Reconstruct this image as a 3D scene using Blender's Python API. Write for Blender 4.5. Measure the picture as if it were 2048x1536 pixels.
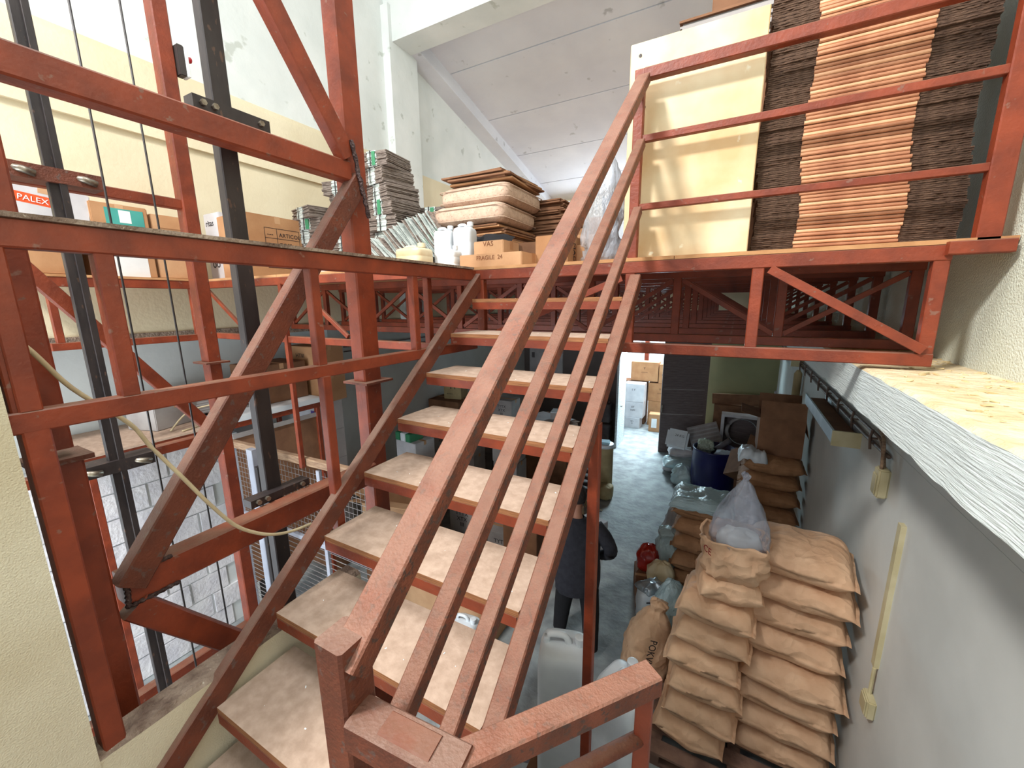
import bpy, bmesh, math, random
from mathutils import Vector, Matrix, noise, Euler
S = bpy.context.scene
C = S.collection
for o in list(bpy.data.objects): bpy.data.objects.remove(o)
random.seed(7)
# ---------------------------------------------------------------- camera
cd = bpy.data.cameras.new('camera'); cam = bpy.data.objects.new('camera', cd); C.objects.link(cam)
cd.sensor_fit = 'HORIZONTAL'; cd.sensor_width = 36.0; cd.lens = 36.0*812.88/2048; cd.clip_start = 0.02; cd.clip_end = 200
r_ = Vector((0.87893072, 0.47683656, -0.01037677)); u_ = Vector((-0.08568559, 0.17926808, 0.9800617)) ; f_ = Vector((-0.46918947, 0.8605172, -0.19842224))
m = Matrix.Identity(4)
for i in range(3): m[i][0] = r_[i]; m[i][1] = u_[i]; m[i][2] = -f_[i]
m[0][3], m[1][3], m[2][3] = 0, 0, 3.6
cam.matrix_world = m
S.camera = cam
# ---------------------------------------------------------------- world, light, exposure
w = bpy.data.worlds.new('sky'); S.world = w; w.use_nodes = True
bg = w.node_tree.nodes['Background']; bg.inputs[0].default_value = (0.84, 0.93, 1.0, 1); bg.inputs[1].default_value = 0.9
S.view_settings.view_transform = 'Standard'; S.view_settings.look = 'None'; S.view_settings.gamma = 1; S.view_settings.use_curve_mapping = False
S.view_settings.exposure = 0.4
def area(name, loc, target, sx, sy, power, col):
    l = bpy.data.lights.new(name, 'AREA'); l.shape = 'RECTANGLE'; l.size = sx; l.size_y = sy; l.energy = power; l.color = col
    o = bpy.data.objects.new(name, l); C.objects.link(o); o.location = loc
    o.rotation_euler = (Vector(target)-Vector(loc)).to_track_quat('-Z', 'Y').to_euler(); return o
area('window_light', (-2.5, -1.9, 7.7), (0.3, 3.0, 1.4), 0.8, 0.6, 340, (1.0, 0.965, 0.92))
area('skylight', (-0.9, 0.7, 7.9), (-0.8, 2.4, 0), 2.2, 1.6, 95, (0.93, 0.97, 1.0))
area('lower_hall_fill', (-3.2, -1.9, 1.7), (-3.0, 4.0, 1.3), 2.6, 2.4, 135, (0.82, 0.92, 1.0))  # added unseen fill lamp to brighten the lower hall, no actual door behind it
area('yard_daylight', (-1.6, 13.0, 4.6), (-1.7, 11.6, 0), 2.5, 3.0, 420, (0.9, 0.95, 1.0))
area('door_daylight', (-1.85, 11.0, 2.7), (-1.2, 6.5, 0), 0.9, 1.2, 150, (0.62, 0.88, 1.0))
area('far_window_light', (-2.4, 10.1, 5.3), (-2.4, 5, 5.4), 3.2, 0.6, 60, (0.8, 0.92, 1.0))

# ---------------------------------------------------------------- materials
def lin(c):
    out = []
    for v in c:
        v = v/255.0
        out.append(v/12.92 if v <= 0.04045 else ((v+0.055)/1.055)**2.4)
    return (out[0], out[1], out[2], 1)
def mat(name, col, col2=None, rough=0.8, scale=6, bump=0.0, bscale=40, metal=0.0, dust=None, dustamt=0.8, spots=None, stretch=None, spotlim=0.62, emit=None, alpha=1.0, trans=0.0, crease=0):
    M = bpy.data.materials.new(name); M.use_nodes = True; nt = M.node_tree; N = nt.nodes; L = nt.links
    b = N['Principled BSDF']; b.inputs['Roughness'].default_value = rough; b.inputs['Metallic'].default_value = metal
    tc = N.new('ShaderNodeTexCoord'); mp = N.new('ShaderNodeMapping'); L.new(tc.outputs['Object'], mp.inputs['Vector'])
    if stretch: mp.inputs['Scale'].default_value = stretch
    if col2 is None: col2 = tuple(max(0, int(v*0.86)) for v in col)
    nz = N.new('ShaderNodeTexNoise'); nz.inputs['Scale'].default_value = scale; nz.inputs['Detail'].default_value = 5; L.new(mp.outputs[0], nz.inputs['Vector'])
    rp = N.new('ShaderNodeValToRGB'); rp.color_ramp.elements[0].position = 0.35; rp.color_ramp.elements[1].position = 0.68
    rp.color_ramp.elements[0].color = lin(col2); rp.color_ramp.elements[1].color = lin(col)
    L.new(nz.outputs['Fac'], rp.inputs[0]); out = rp.outputs[0]
    def mix(fac, a, bcol):
        mx = N.new('ShaderNodeMix'); mx.data_type = 'RGBA'; L.new(fac, mx.inputs[0]); L.new(a, mx.inputs[6]); mx.inputs[7].default_value = lin(bcol); return mx.outputs[2]
    if spots:
        n2 = N.new('ShaderNodeTexNoise'); n2.inputs['Scale'].default_value = scale*3.3; n2.inputs['Detail'].default_value = 8; L.new(mp.outputs[0], n2.inputs['Vector'])
        r2 = N.new('ShaderNodeValToRGB'); r2.color_ramp.elements[0].position = spotlim; r2.color_ramp.elements[1].position = spotlim+0.05; L.new(n2.outputs['Fac'], r2.inputs[0])
        out = mix(r2.outputs[0], out, spots)
    if dust:
        g = N.new('ShaderNodeNewGeometry'); sx = N.new('ShaderNodeSeparateXYZ'); L.new(g.outputs['Normal'], sx.inputs[0])
        mr = N.new('ShaderNodeMapRange'); mr.inputs[1].default_value = 0.35; mr.inputs[2].default_value = 0.75; L.new(sx.outputs[2], mr.inputs[0])
        n3 = N.new('ShaderNodeTexNoise'); n3.inputs['Scale'].default_value = 14; n3.inputs['Detail'].default_value = 6; L.new(mp.outputs[0], n3.inputs['Vector'])
        r3 = N.new('ShaderNodeMapRange'); r3.inputs[1].default_value = 0.3; r3.inputs[2].default_value = 0.6; r3.inputs[3].default_value = dustamt*0.45; r3.inputs[4].default_value = dustamt; L.new(n3.outputs['Fac'], r3.inputs[0])
        mu = N.new('ShaderNodeMath'); mu.operation = 'MULTIPLY'; L.new(mr.outputs[0], mu.inputs[0]); L.new(r3.outputs[0], mu.inputs[1])
        out = mix(mu.outputs[0], out, dust)
    L.new(out, b.inputs['Base Color'])
    if bump:
        n4 = N.new('ShaderNodeTexNoise'); n4.inputs['Scale'].default_value = bscale; n4.inputs['Detail'].default_value = 6; L.new(mp.outputs[0], n4.inputs['Vector'])
        bp = N.new('ShaderNodeBump'); bp.inputs['Strength'].default_value = bump; bp.inputs['Distance'].default_value = 0.02; L.new(n4.outputs['Fac'], bp.inputs['Height']); L.new(bp.outputs[0], b.inputs['Normal'])
    if crease:
        nd = N.new('ShaderNodeTexNoise'); nd.inputs['Scale'].default_value = 5; L.new(mp.outputs[0], nd.inputs['Vector'])
        va = N.new('ShaderNodeMix'); va.data_type = 'VECTOR'; va.inputs[0].default_value = 0.22; L.new(mp.outputs[0], va.inputs[4]); L.new(nd.outputs['Color'], va.inputs[5])
        vo = N.new('ShaderNodeTexVoronoi'); vo.inputs['Scale'].default_value = 13; L.new(va.outputs[1], vo.inputs['Vector'])
        b2 = N.new('ShaderNodeBump'); b2.inputs['Strength'].default_value = crease; b2.inputs['Distance'].default_value = 0.03; L.new(vo.outputs['Distance'], b2.inputs['Height'])
        if bump: L.new(bp.outputs[0], b2.inputs['Normal'])
        L.new(b2.outputs[0], b.inputs['Normal'])
    if emit: b.inputs['Emission Color'].default_value = lin(emit[0]); b.inputs['Emission Strength'].default_value = emit[1]
    if alpha < 1: b.inputs['Alpha'].default_value = alpha
    if trans: b.inputs['Transmission Weight'].default_value = trans; b.inputs['IOR'].default_value = 1.2
    return M
DUST = (118, 88, 71)
RED = mat('red_oxide_paint', (138, 58, 30), (110, 44, 23), 0.5, 9, 0.12, 60, dust=DUST, dustamt=0.75, spots=(124, 84, 70), spotlim=0.66)
REDD = mat('dusty_red_oxide', (112, 55, 34), (88, 43, 28), 0.6, 11, 0.25, 120, dust=(126, 97, 83), dustamt=0.92, spots=(96, 70, 62), spotlim=0.6)
RAIL = mat('worn_rail_paint', (124, 64, 42), (94, 50, 34), 0.6, 22, 0.3, 160, dust=(136, 96, 78), dustamt=0.88, spots=(78, 54, 46), spotlim=0.56)
BLACK = mat('greased_black_steel', (52, 44, 44), (34, 28, 30), 0.5, 14, 0.06, 40, spots=(84, 62, 52), spotlim=0.64, stretch=(1, 1, 0.4))
CABLE = mat('steel_cable', (38, 30, 30), rough=0.5)
WELD = mat('weld_bead', (96, 78, 76), (60, 44, 44), 0.4, 60, 0.8, 90, metal=0.5)
WHITEWALL = mat('white_wall', (228, 232, 230), (212, 218, 216), 0.9, 1.6, 0.25, 9, spots=(190, 196, 190), spotlim=0.66)
CREAMWALL = mat('cream_wall', (228, 218, 190), (216, 204, 174), 0.9, 1.4, 0.15, 30)
CEIL = mat('ceiling_white', (222, 224, 230), (208, 210, 218), 0.9, 1.2, 0.15, 8, spots=(180, 182, 186), spotlim=0.68)
STUCCO = mat('textured_cream_wall', (222, 214, 190), (206, 194, 166), 0.95, 3, 0.35, 220)
RWALL = mat('rough_white_wall', (228, 234, 222), (212, 214, 196), 0.95, 2.5, 0.5, 110)
LEDGEF = mat('striated_plaster', (222, 232, 230), (208, 218, 218), 0.95, 5, 0.45, 34, stretch=(1, 0.3, 5))
LEDGET = mat('sandy_ledge_top', (228, 214, 182), (206, 182, 142), 0.95, 8, 1.0, 26)
LOWWALL = mat('lower_wall_grey_white', (214, 216, 212), (198, 200, 196), 0.9, 1.5, 0.12, 10)
LOWLEFT = mat('lower_left_wall', (212, 216, 216), (196, 200, 200), 0.9, 1.6, 0.15, 10)
GREENW = mat('olive_far_wall', (142, 140, 104), (126, 124, 92), 0.9, 1.2, 0.1, 10)
DARKW = mat('dark_far_wall', (124, 114, 112), (106, 98, 96), 0.9, 1.5, 0.1, 10)
CONC = mat('concrete_floor', (160, 166, 166), (122, 126, 128), 0.7, 4.5, 0.6, 14)
COPE = mat('old_concrete_coping', (160, 142, 126), (112, 92, 80), 0.95, 14, 1.0, 45, spots=(196, 186, 170), spotlim=0.68)
SLAB = mat('landing_concrete', (164, 150, 134), (140, 126, 114), 0.9, 4, 0.3, 40)
PLY = mat('plywood_dusty', (184, 160, 142), (164, 140, 122), 0.85, 26, 0.15, 90)
PLYE = mat('plywood_edge', (172, 118, 76), (128, 82, 50), 0.8, 6, 0.3, 30, stretch=(2, 2, 60))
DECKP = mat('deck_plywood', (196, 148, 102), (168, 118, 76), 0.8, 6, 0.1, 40)
BOARD = mat('yellowed_board', (232, 216, 180), (214, 178, 128), 0.5, 3.2, 0.08, 12, spots=(240, 232, 204), spotlim=0.68)
KRAFT = mat('kraft_cardboard', (184, 140, 100), (168, 122, 84), 0.85, 5, 0.08, 40)
KRAFT2 = mat('pale_cardboard', (198, 158, 120), (182, 140, 104), 0.85, 5, 0.08, 40)
KDARK = mat('brown_cardboard', (136, 96, 68), (116, 80, 56), 0.88, 6, 0.08, 40)
KEDGE = mat('corrugated_edges', (132, 102, 82), (84, 60, 46), 0.9, 30, 0.8, 120, stretch=(1, 1, 6))
KFOLD = mat('cardboard_fold', (196, 140, 104), (156, 100, 70), 0.7, 8, 0.1, 30)
KFOLD2 = mat('pale_cardboard_fold', (232, 180, 140), (214, 158, 118), 0.6, 8, 0.1, 30)
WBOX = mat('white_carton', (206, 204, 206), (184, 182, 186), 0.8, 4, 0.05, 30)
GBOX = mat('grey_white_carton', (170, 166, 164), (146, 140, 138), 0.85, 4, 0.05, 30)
SACK = mat('kraft_paper_sack', (230, 190, 154), (212, 168, 132), 0.75, 7, 0.3, 16, crease=0.55)
SACKD = mat('brown_paper_sack', (172, 126, 88), (150, 106, 72), 0.8, 7, 0.3, 18, crease=0.5)
INK = mat('dark_ink', (44, 36, 40), rough=0.8)
INKR = mat('red_ink', (170, 44, 40), rough=0.8)
ORANGE = mat('orange_print', (232, 86, 34), (226, 78, 28), 0.7)
TEAL = mat('teal_print', (70, 160, 150), (60, 146, 138), 0.7)
PURPLE = mat('purple_print', (92, 78, 150), (82, 68, 140), 0.7)
GREENP = mat('green_print', (56, 130, 90), (48, 116, 80), 0.7)
WHITEP = mat('white_paper', (232, 234, 234), (220, 222, 222), 0.8)
NEWS = mat('printed_packaging_sheets', (206, 212, 208), (150, 160, 156), 0.8, 16, 0.2, 40, stretch=(1, 1, 3))
NEWSD = mat('packaging_sheet_edges', (172, 158, 148), (112, 98, 90), 0.9, 20, 0.7, 80, stretch=(1, 1, 8))
FABRIC = mat('mattress_fabric', (206, 178, 156), (186, 158, 138), 0.9, 24, 0.2, 30, spots=(158, 128, 110), spotlim=0.6)
HDPE = mat('white_plastic', (222, 228, 232), (206, 212, 218), 0.4, 5, 0.05, 10)
HDPEY = mat('yellowed_plastic', (226, 216, 186), (206, 186, 146), 0.45, 5, 0.05, 10)
DARKCAN = mat('grey_black_plastic', (112, 106, 110), (90, 84, 88), 0.5, 5)
BLUEP = mat('navy_drum_plastic', (26, 28, 92), (18, 20, 72), 0.35, 3)
FIBER = mat('fibre_drum', (176, 158, 118), (156, 138, 100), 0.8, 6)
WOOD = mat('weathered_wood', (168, 140, 112), (128, 100, 80), 0.85, 9, 0.4, 30, stretch=(1, 8, 8))
PALLET = mat('pallet_wood', (150, 118, 100), (112, 84, 72), 0.9, 7, 0.4, 30)
DOORW = mat('dark_brown_door', (112, 98, 96), (88, 74, 72), 0.6, 6, 0.2, 30, stretch=(1, 1, 12))
LINE = mat('pale_trim_strip', (150, 140, 138), rough=0.6)
ALU = mat('brushed_aluminium', (190, 200, 206), (170, 180, 186), 0.35, 8, metal=0.6)
YELL = mat('aged_yellow_plastic', (204, 194, 158), (184, 172, 132), 0.6, 6)
CORD = mat('cream_cord', (206, 190, 154), (180, 162, 130), 0.7, 12)
DARKBOX = mat('switch_box_dark', (60, 52, 50), rough=0.6)
REDK = mat('red_knob', (190, 30, 44), rough=0.4)
GALV = mat('galvanised_bolt', (170, 164, 150), (120, 108, 96), 0.35, 30, metal=0.8)
WBLOCK = mat('whitewashed_block', (222, 220, 222), (200, 198, 204), 0.9, 5, 0.4, 30)
GREYMESH = mat('grey_mesh_wire', (150, 146, 146), rough=0.5, metal=0.4)
GREYFR = mat('grey_painted_frame', (168, 172, 184), (150, 154, 168), 0.6, 5)
REDBAG = mat('red_plastic', (176, 40, 26), (150, 30, 20), 0.25, 6)
DARKF = mat('dark_grey_jersey', (52, 52, 60), (40, 40, 48), 0.95, 20, 0.2, 80)
BLACKF = mat('black_trousers', (26, 25, 30), (18, 18, 22), 0.95, 20)
SKIN = mat('skin', (176, 124, 100), (160, 110, 88), 0.6, 8)
HAIR = mat('dark_hair', (44, 36, 34), (28, 22, 22), 0.8, 60, 0.5, 120)
SHOE = mat('brown_shoe', (92, 72, 66), (70, 54, 48), 0.7, 10)
CHIP = mat('plaster_chips', (222, 204, 160), (196, 170, 122), 0.9, 20)
GLASSW = mat('bright_window_glass', (236, 244, 250), rough=0.3, emit=((232, 244, 255), 1.6))
YARDW = mat('whitewashed_brick', (224, 232, 236), (196, 206, 212), 0.9, 9, 0.8, 12, stretch=(1, 1, 4))
def film_mat(name, col, fac):
    M = bpy.data.materials.new(name); M.use_nodes = True; nt = M.node_tree; N = nt.nodes; L = nt.links
    b = N['Principled BSDF']; b.inputs['Base Color'].default_value = lin(col); b.inputs['Roughness'].default_value = 0.22; b.inputs['Specular IOR Level'].default_value = 0.9
    t = N.new('ShaderNodeBsdfTransparent'); mx = N.new('ShaderNodeMixShader'); mx.inputs[0].default_value = fac
    nz = N.new('ShaderNodeTexNoise'); nz.inputs['Scale'].default_value = 9; nz.inputs['Detail'].default_value = 4; bp = N.new('ShaderNodeBump'); bp.inputs['Strength'].default_value = 0.7; bp.inputs['Distance'].default_value = 0.03
    L.new(nz.outputs['Fac'], bp.inputs['Height']); L.new(bp.outputs[0], b.inputs['Normal'])
    L.new(t.outputs[0], mx.inputs[1]); L.new(b.outputs[0], mx.inputs[2]); L.new(mx.outputs[0], N['Material Output'].inputs[0]); return M
FILM = film_mat('clear_film', (198, 206, 216), 0.45)
FILM2 = film_mat('cloudy_film', (176, 184, 200), 0.42)
FILM3 = film_mat('blue_white_film', (190, 214, 218), 0.8)

# ---------------------------------------------------------------- mesh helpers
def box(bm, x0, x1, y0, y1, z0, z1, M=None):
    v = [bm.verts.new(((M @ Vector(p)) if M else p)) for p in ((x0,y0,z0),(x1,y0,z0),(x1,y1,z0),(x0,y1,z0),(x0,y0,z1),(x1,y0,z1),(x1,y1,z1),(x0,y1,z1))]
    for f in ((3,2,1,0),(4,5,6,7),(0,1,5,4),(1,2,6,5),(2,3,7,6),(3,0,4,7)): bm.faces.new([v[i] for i in f])
def bar(bm, p0, p1, w, h, up=(0,0,1), ch=0.08):
    """box tube from p0 to p1; w across, h along 'up'; chamfered edges"""
    a, b = Vector(p0), Vector(p1); d = (b-a).normalized(); up = Vector(up)
    if abs(d.dot(up)) > 0.98: up = Vector((0,1,0))
    s = d.cross(up).normalized(); t = s.cross(d).normalized()
    c = ch*min(w, h); W, H = w/2, h/2
    pr = [(W-c,-H),(W,-H+c),(W,H-c),(W-c,H),(-W+c,H),(-W,H-c),(-W,-H+c),(-W+c,-H)]
    r0 = [bm.verts.new(a+s*x+t*y) for x, y in pr]; r1 = [bm.verts.new(b+s*x+t*y) for x, y in pr]
    for i in range(8):
        j = (i+1) % 8; bm.faces.new((r0[i], r0[j], r1[j], r1[i]))
    bm.faces.new(r0[::-1]); bm.faces.new(r1)
def tube(bm, pts, r, n=8):
    pts = [Vector(p) for p in pts]; rings = []
    for i, p in enumerate(pts):
        d = (pts[min(i+1, len(pts)-1)]-pts[max(i-1, 0)]).normalized()
        a = Vector((0,0,1)) if abs(d.z) < 0.9 else Vector((1,0,0))
        s = d.cross(a).normalized(); t = s.cross(d)
        rr = r[i] if isinstance(r, (list, tuple)) else r
        rings.append([bm.verts.new(p+s*math.cos(k*2*math.pi/n)*rr+t*math.sin(k*2*math.pi/n)*rr) for k in range(n)])
    for a, b in zip(rings, rings[1:]):
        for k in range(n): bm.faces.new((a[k], a[(k+1) % n], b[(k+1) % n], b[k]))
    bm.faces.new(rings[0][::-1]); bm.faces.new(rings[-1])
def lathe(bm, prof, n=28, cx=0, cy=0):
    rings = [[bm.verts.new((cx+r*math.cos(2*math.pi*k/n), cy+r*math.sin(2*math.pi*k/n), z)) for k in range(n)] for r, z in prof]
    for a, b in zip(rings, rings[1:]):
        for k in range(n): bm.faces.new((a[k], a[(k+1) % n], b[(k+1) % n], b[k]))
    bm.faces.new(rings[0][::-1]); bm.faces.new(rings[-1])
def smooth_path(p, n=6):
    p = [Vector(q) for q in p]; out = []
    for i in range(len(p)-1):
        a = p[max(i-1,0)]; b = p[i]; c = p[i+1]; d = p[min(i+2,len(p)-1)]
        for k in range(n):
            t = k/n; out.append(0.5*((2*b)+(c-a)*t+(2*a-5*b+4*c-d)*t*t+(3*b-a-3*c+d)*t**3))
    out.append(p[-1]); return out
def mkobj(name, me, parent=None, M=None, smooth=False):
    o = bpy.data.objects.new(name, me); C.objects.link(o)
    if M and not me.materials: me.materials.append(M)
    if parent: o.parent = parent
    if smooth:
        for p in me.polygons: p.use_smooth = True
    return o
def obj(name, bm, M, parent=None, smooth=False, loc=None, rot=None):
    bmesh.ops.recalc_face_normals(bm, faces=bm.faces)
    me = bpy.data.meshes.new(name); bm.to_mesh(me); bm.free(); o = mkobj(name, me, parent, M, smooth)
    if loc: o.location = loc
    if rot: o.rotation_euler = rot
    return o
def tag(o, label=None, cat=None, group=None, kind=None):
    if label: o['label'] = label
    if cat: o['category'] = cat
    if group: o['group'] = group
    if kind: o['kind'] = kind
    return o
def thing(name, label, cat, loc=(0,0,0), rotz=0, group=None, rot=None):
    o = bpy.data.objects.new(name, None); C.objects.link(o); o.location = loc; o.rotation_euler = rot or (0,0,rotz); o.empty_display_size = 0.1
    return tag(o, label, cat, group)
def B(): return bmesh.new()
def boxobj(name, d, M, parent=None, bev=0):
    bm = B(); box(bm, *d)
    if bev: bmesh.ops.bevel(bm, geom=bm.edges[:], offset=bev, segments=2, affect='EDGES')
    return obj(name, bm, M, parent)
def structure(name, d, M):
    o = boxobj(name, d, M); o['kind'] = 'structure'; return o
def barobj(name, p0, p1, w, h, M, parent, up=(0,0,1)):
    bm = B(); bar(bm, p0, p1, w, h, up); return obj(name, bm, M, parent)
def text(s, size, loc, rot, M, parent, name='lettering', ext=0.0008, align='LEFT'):
    cu = bpy.data.curves.new(name, 'FONT'); cu.body = s; cu.size = size; cu.extrude = ext; cu.align_x = align; cu.resolution_u = 2
    t = bpy.data.objects.new(name, cu); me = bpy.data.meshes.new_from_object(t); bpy.data.objects.remove(t); bpy.data.curves.remove(cu)
    me.materials.clear(); me.materials.append(M)
    o = bpy.data.objects.new(name, me); C.objects.link(o); o.parent = parent; o.location = loc; o.rotation_euler = rot; return o
FY = (math.pi/2, 0, 0)              # text facing -Y
FX = (math.pi/2, 0, math.pi/2)      # text facing +X

# ================================================================ SETTING
YF = 10.4
structure('floor', (-5.3, 1.0, -2.2, 16.0, -0.1, 0.0), CONC)
structure('wall_right', (0.93, 1.15, -2.2, YF, 0, 9.0), LOWWALL)
structure('wall_right_upper', (0.90, 0.94, -2.2, YF, 3.30, 8.6), RWALL)
led = B(); NX = 60
# ledge beam with ragged lower edge
ys = [-2.2 + i*(YF+2.2)/220 for i in range(221)]
prev = None
for i, y in enumerate(ys):
    zl = 3.10+0.012*noise.noise((y*7, 0, 0))+0.006*noise.noise((y*31, 3, 0)); zt = 3.298+0.006*noise.noise((y*9, 5, 0)); xf = 0.515+0.006*noise.noise((y*5, 8, 1))
    ring = [led.verts.new(p) for p in ((0.93, y, zl-0.02), (xf+0.05, y, zl), (xf, y, zl+0.012), (xf, y, zt-0.01), (xf+0.012, y, zt), (0.93, y, 3.30))]
    if prev:
        for k in range(6): led.faces.new((prev[k], prev[(k+1) % 6], ring[(k+1) % 6], ring[k]))
    else: led.faces.new(ring[::-1])
    prev = ring
led.faces.new(prev)
ledge = obj('trim_1', led, LEDGEF); ledge['kind'] = 'structure'
ledge.data.materials.append(LEDGET)
for p in ledge.data.polygons:
    if p.normal.z > 0.7: p.material_index = 1
structure('wall_left_upper', (-4.85, -4.65, -2.2, YF, 3.3, 8.9), WHITEWALL)
# cream painted lower band of the upper left wall and its projecting course
structure('trim_2', (-4.65, -4.635, -2.2, 5.35, 3.3, 5.66), CREAMWALL)
structure('trim_3', (-4.64, -4.60, -2.2, YF, 5.04, 5.60), CREAMWALL)
structure('trim_4', (-4.65, -4.635, 5.35, YF, 3.3, 5.6), CREAMWALL)
structure('wall_left', (-5.45, -5.25, -2.2, YF, 0, 3.3), LOWLEFT)
bm = B(); prev = None
for i, y in enumerate(ys):
    zl = 3.27+0.02*noise.noise((y*9, 0, 4)); ring = [bm.verts.new(p) for p in ((-5.3, y, zl), (-4.62+0.012*noise.noise((y*13, 1, 2)), y, zl), (-4.62, y, 3.36), (-5.3, y, 3.36))]
    if prev:
        for k in range(4): bm.faces.new((prev[k], prev[(k+1) % 4], ring[(k+1) % 4], ring[k]))
    else: bm.faces.new(ring[::-1])
    prev = ring
bm.faces.new(prev); o = obj('trim_5', bm, COPE); o['kind'] = 'structure'
structure('trim_6', (-4.66, -4.52, 4.86, 5.42, 3.3, 7.6), WHITEWALL)          # pilaster
structure('trim_7', (-5.25, -5.15, 3.9, 4.15, 0, 3.3), LOWLEFT)
# far wall in pieces round the doorway and the window strip
structure('wall_far', (-5.3, -2.38, YF, YF+0.25, 0, 3.3), DARKW)
structure('wall_far_right', (-0.50, 1.0, YF, YF+0.25, 0, 3.3), GREENW)
structure('wall_far_lintel', (-2.38, -0.50, YF, YF+0.25, 2.95, 3.3), DARKW)
structure('wall_far_upper', (-4.85, 1.0, YF, YF+0.25, 3.3, 5.0), CREAMWALL)
structure('wall_far_band', (-4.85, 1.0, YF, YF+0.25, 5.62, 6.6), CREAMWALL)
structure('wall_far_left_jamb', (-4.85, -4.2, YF, YF+0.25, 5.0, 5.62), CREAMWALL)
structure('wall_far_right_jamb', (-1.0, 1.0, YF, YF+0.25, 5.0, 5.62), CREAMWALL)
wf = B()
for d in ((-4.2,-1.0,YF-0.03,YF+0.05,5.57,5.64), (-4.2,-1.0,YF-0.03,YF+0.05,4.97,5.03)): box(wf, *d)
for x in (-4.2, -3.15, -2.1, -1.04): box(wf, x, x+0.06, YF-0.03, YF+0.05, 5.0, 5.6)
wo = obj('window_1', wf, WHITEP); wo['kind'] = 'structure'
for i, x in enumerate((-4.14, -3.09, -2.04)): boxobj('pane', (x, x+0.98, YF, YF+0.01, 5.03, 5.57), GLASSW, wo)
# ceiling: four sloping slabs with open joints, rafter by the left wall, cross beam
ce = bpy.data.objects.new('ceiling', None); C.objects.link(ce); ce['kind'] = 'structure'
def zc(y): return 7.46 - 0.246*(y-4.95)
yy = [5.1, 6.05, 7.2, 8.35, 9.5, 10.7]
for a, b in zip(yy, yy[1:]):
    bm = B(); v = []
    for y in (a, b-0.018):
        for x in (-4.9, 1.2):
            for dz in (0, 0.12): v.append(bm.verts.new((x, y, zc(y)+dz)))
    for f in ((0,2,6,4),(1,5,7,3),(0,1,3,2),(4,6,7,5),(0,4,5,1),(2,3,7,6)): bm.faces.new([v[k] for k in f])
    obj('ceiling_slab', bm, CEIL, ce)
boxobj('ceiling_slab', (-4.9, 1.2, -2.2, 4.9, 8.2, 8.35), CEIL, ce)
boxobj('roof_cover', (-5.3, 1.4, 4.6, 10.8, 8.35, 8.4), CEIL, ce)
bm = B(); v = []
for y in (5.27, 10.45):
    for x in (-4.66, -4.36):
        for dz in (-0.20, 0.02): v.append(bm.verts.new((x, y, zc(y)+dz)))
for f in ((0,2,6,4),(1,5,7,3),(0,1,3,2),(4,6,7,5),(0,4,5,1),(2,3,7,6)): bm.faces.new([v[k] for k in f])
o = obj('trim_8', bm, CEIL); o['kind'] = 'structure'
structure('trim_9', (-4.66, 0.95, 4.92, 5.30, 7.16, 8.3), WHITEWALL)             # cross beam
# yard room beyond the doorway
structure('wall_yard_left', (-3.05, -2.85, YF+0.25, 14.8, 0, 3.6), YARDW)
structure('wall_yard_back', (-2.75, 0.4, 14.8, 15.0, 0, 2.3), YARDW)
structure('wall_yard_right', (-0.3, -0.1, YF+0.25, 14.8, 0, 3.6), YARDW)
o = boxobj('orange_post', (-2.42, -2.30, 13.2, 13.35, 0, 4.2), RED); tag(o, 'orange-red steel post in the yard behind the stacked cartons', 'post')
# left foreground wall, low parapet and landing
structure('wall_front_left', (-1.95, -1.49, -2.2, 0.245, 0, 3.72), STUCCO)
structure('wall_landing', (-1.62, -1.49, 0.245, 1.2, 0, 1.80), SLAB)
bm = B(); prev = None
for i in range(61):
    y = 0.235+i*0.045
    n1 = noise.noise((y*6, 0, 0)); n2 = noise.noise((y*8, 4, 0))
    ring = [bm.verts.new(p) for p in ((-1.60+0.012*n1, y, 1.8), (-1.60+0.014*n1, y, 2.315+0.006*n2), (-1.585, y, 2.333+0.006*n1), (-1.505+0.006*n2, y, 2.335+0.008*n2), (-1.49+0.006*n1, y, 2.318), (-1.488, y, 1.8))]
    if prev:
        for k in range(6): bm.faces.new((prev[k], prev[(k+1) % 6], ring[(k+1) % 6], ring[k]))
    else: bm.faces.new(ring[::-1])
    prev = ring
    if y > 1.15: break
bm.faces.new(prev)
o = obj('trim_10', bm, STUCCO); o['kind'] = 'structure'; o.data.materials.append(COPE)
for p in o.data.polygons:
    if p.center.z > 2.26 or p.normal.x < -0.5: p.material_index = 1
structure('floor_landing', (-1.49, 0.6, -2.2, 0.62, 1.70, 1.84), SLAB)
structure('wall_under_landing', (-1.49, 0.6, -0.3, -0.1, 0, 1.70), LOWWALL)

# debris on ledge and treads
def chips(name, label, pts, M, smin, smax):
    bm = B()
    for p in pts:
        s = random.uniform(smin, smax); a = random.uniform(0, 6.28)
        T = Matrix.Translation(p) @ Euler((random.uniform(-.3,.3), random.uniform(-.3,.3), a)).to_matrix().to_4x4()
        box(bm, -s, s, -s*random.uniform(.3,.8), s*random.uniform(.3,.8), 0, s*random.uniform(.15,.5), T)
    o = obj(name, bm, M); return tag(o, label, 'debris', kind='stuff')
pts = []
for i in range(500):
    y = random.uniform(0.9, 3.4); x = random.uniform(0.56, 0.9)
    if random.random() < (x-0.5)/0.4: pts.append((x, y, 3.299))
chips('plaster_debris', 'loose cream plaster flakes scattered on the sandy ledge top', pts, CHIP, 0.003, 0.013)

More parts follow.
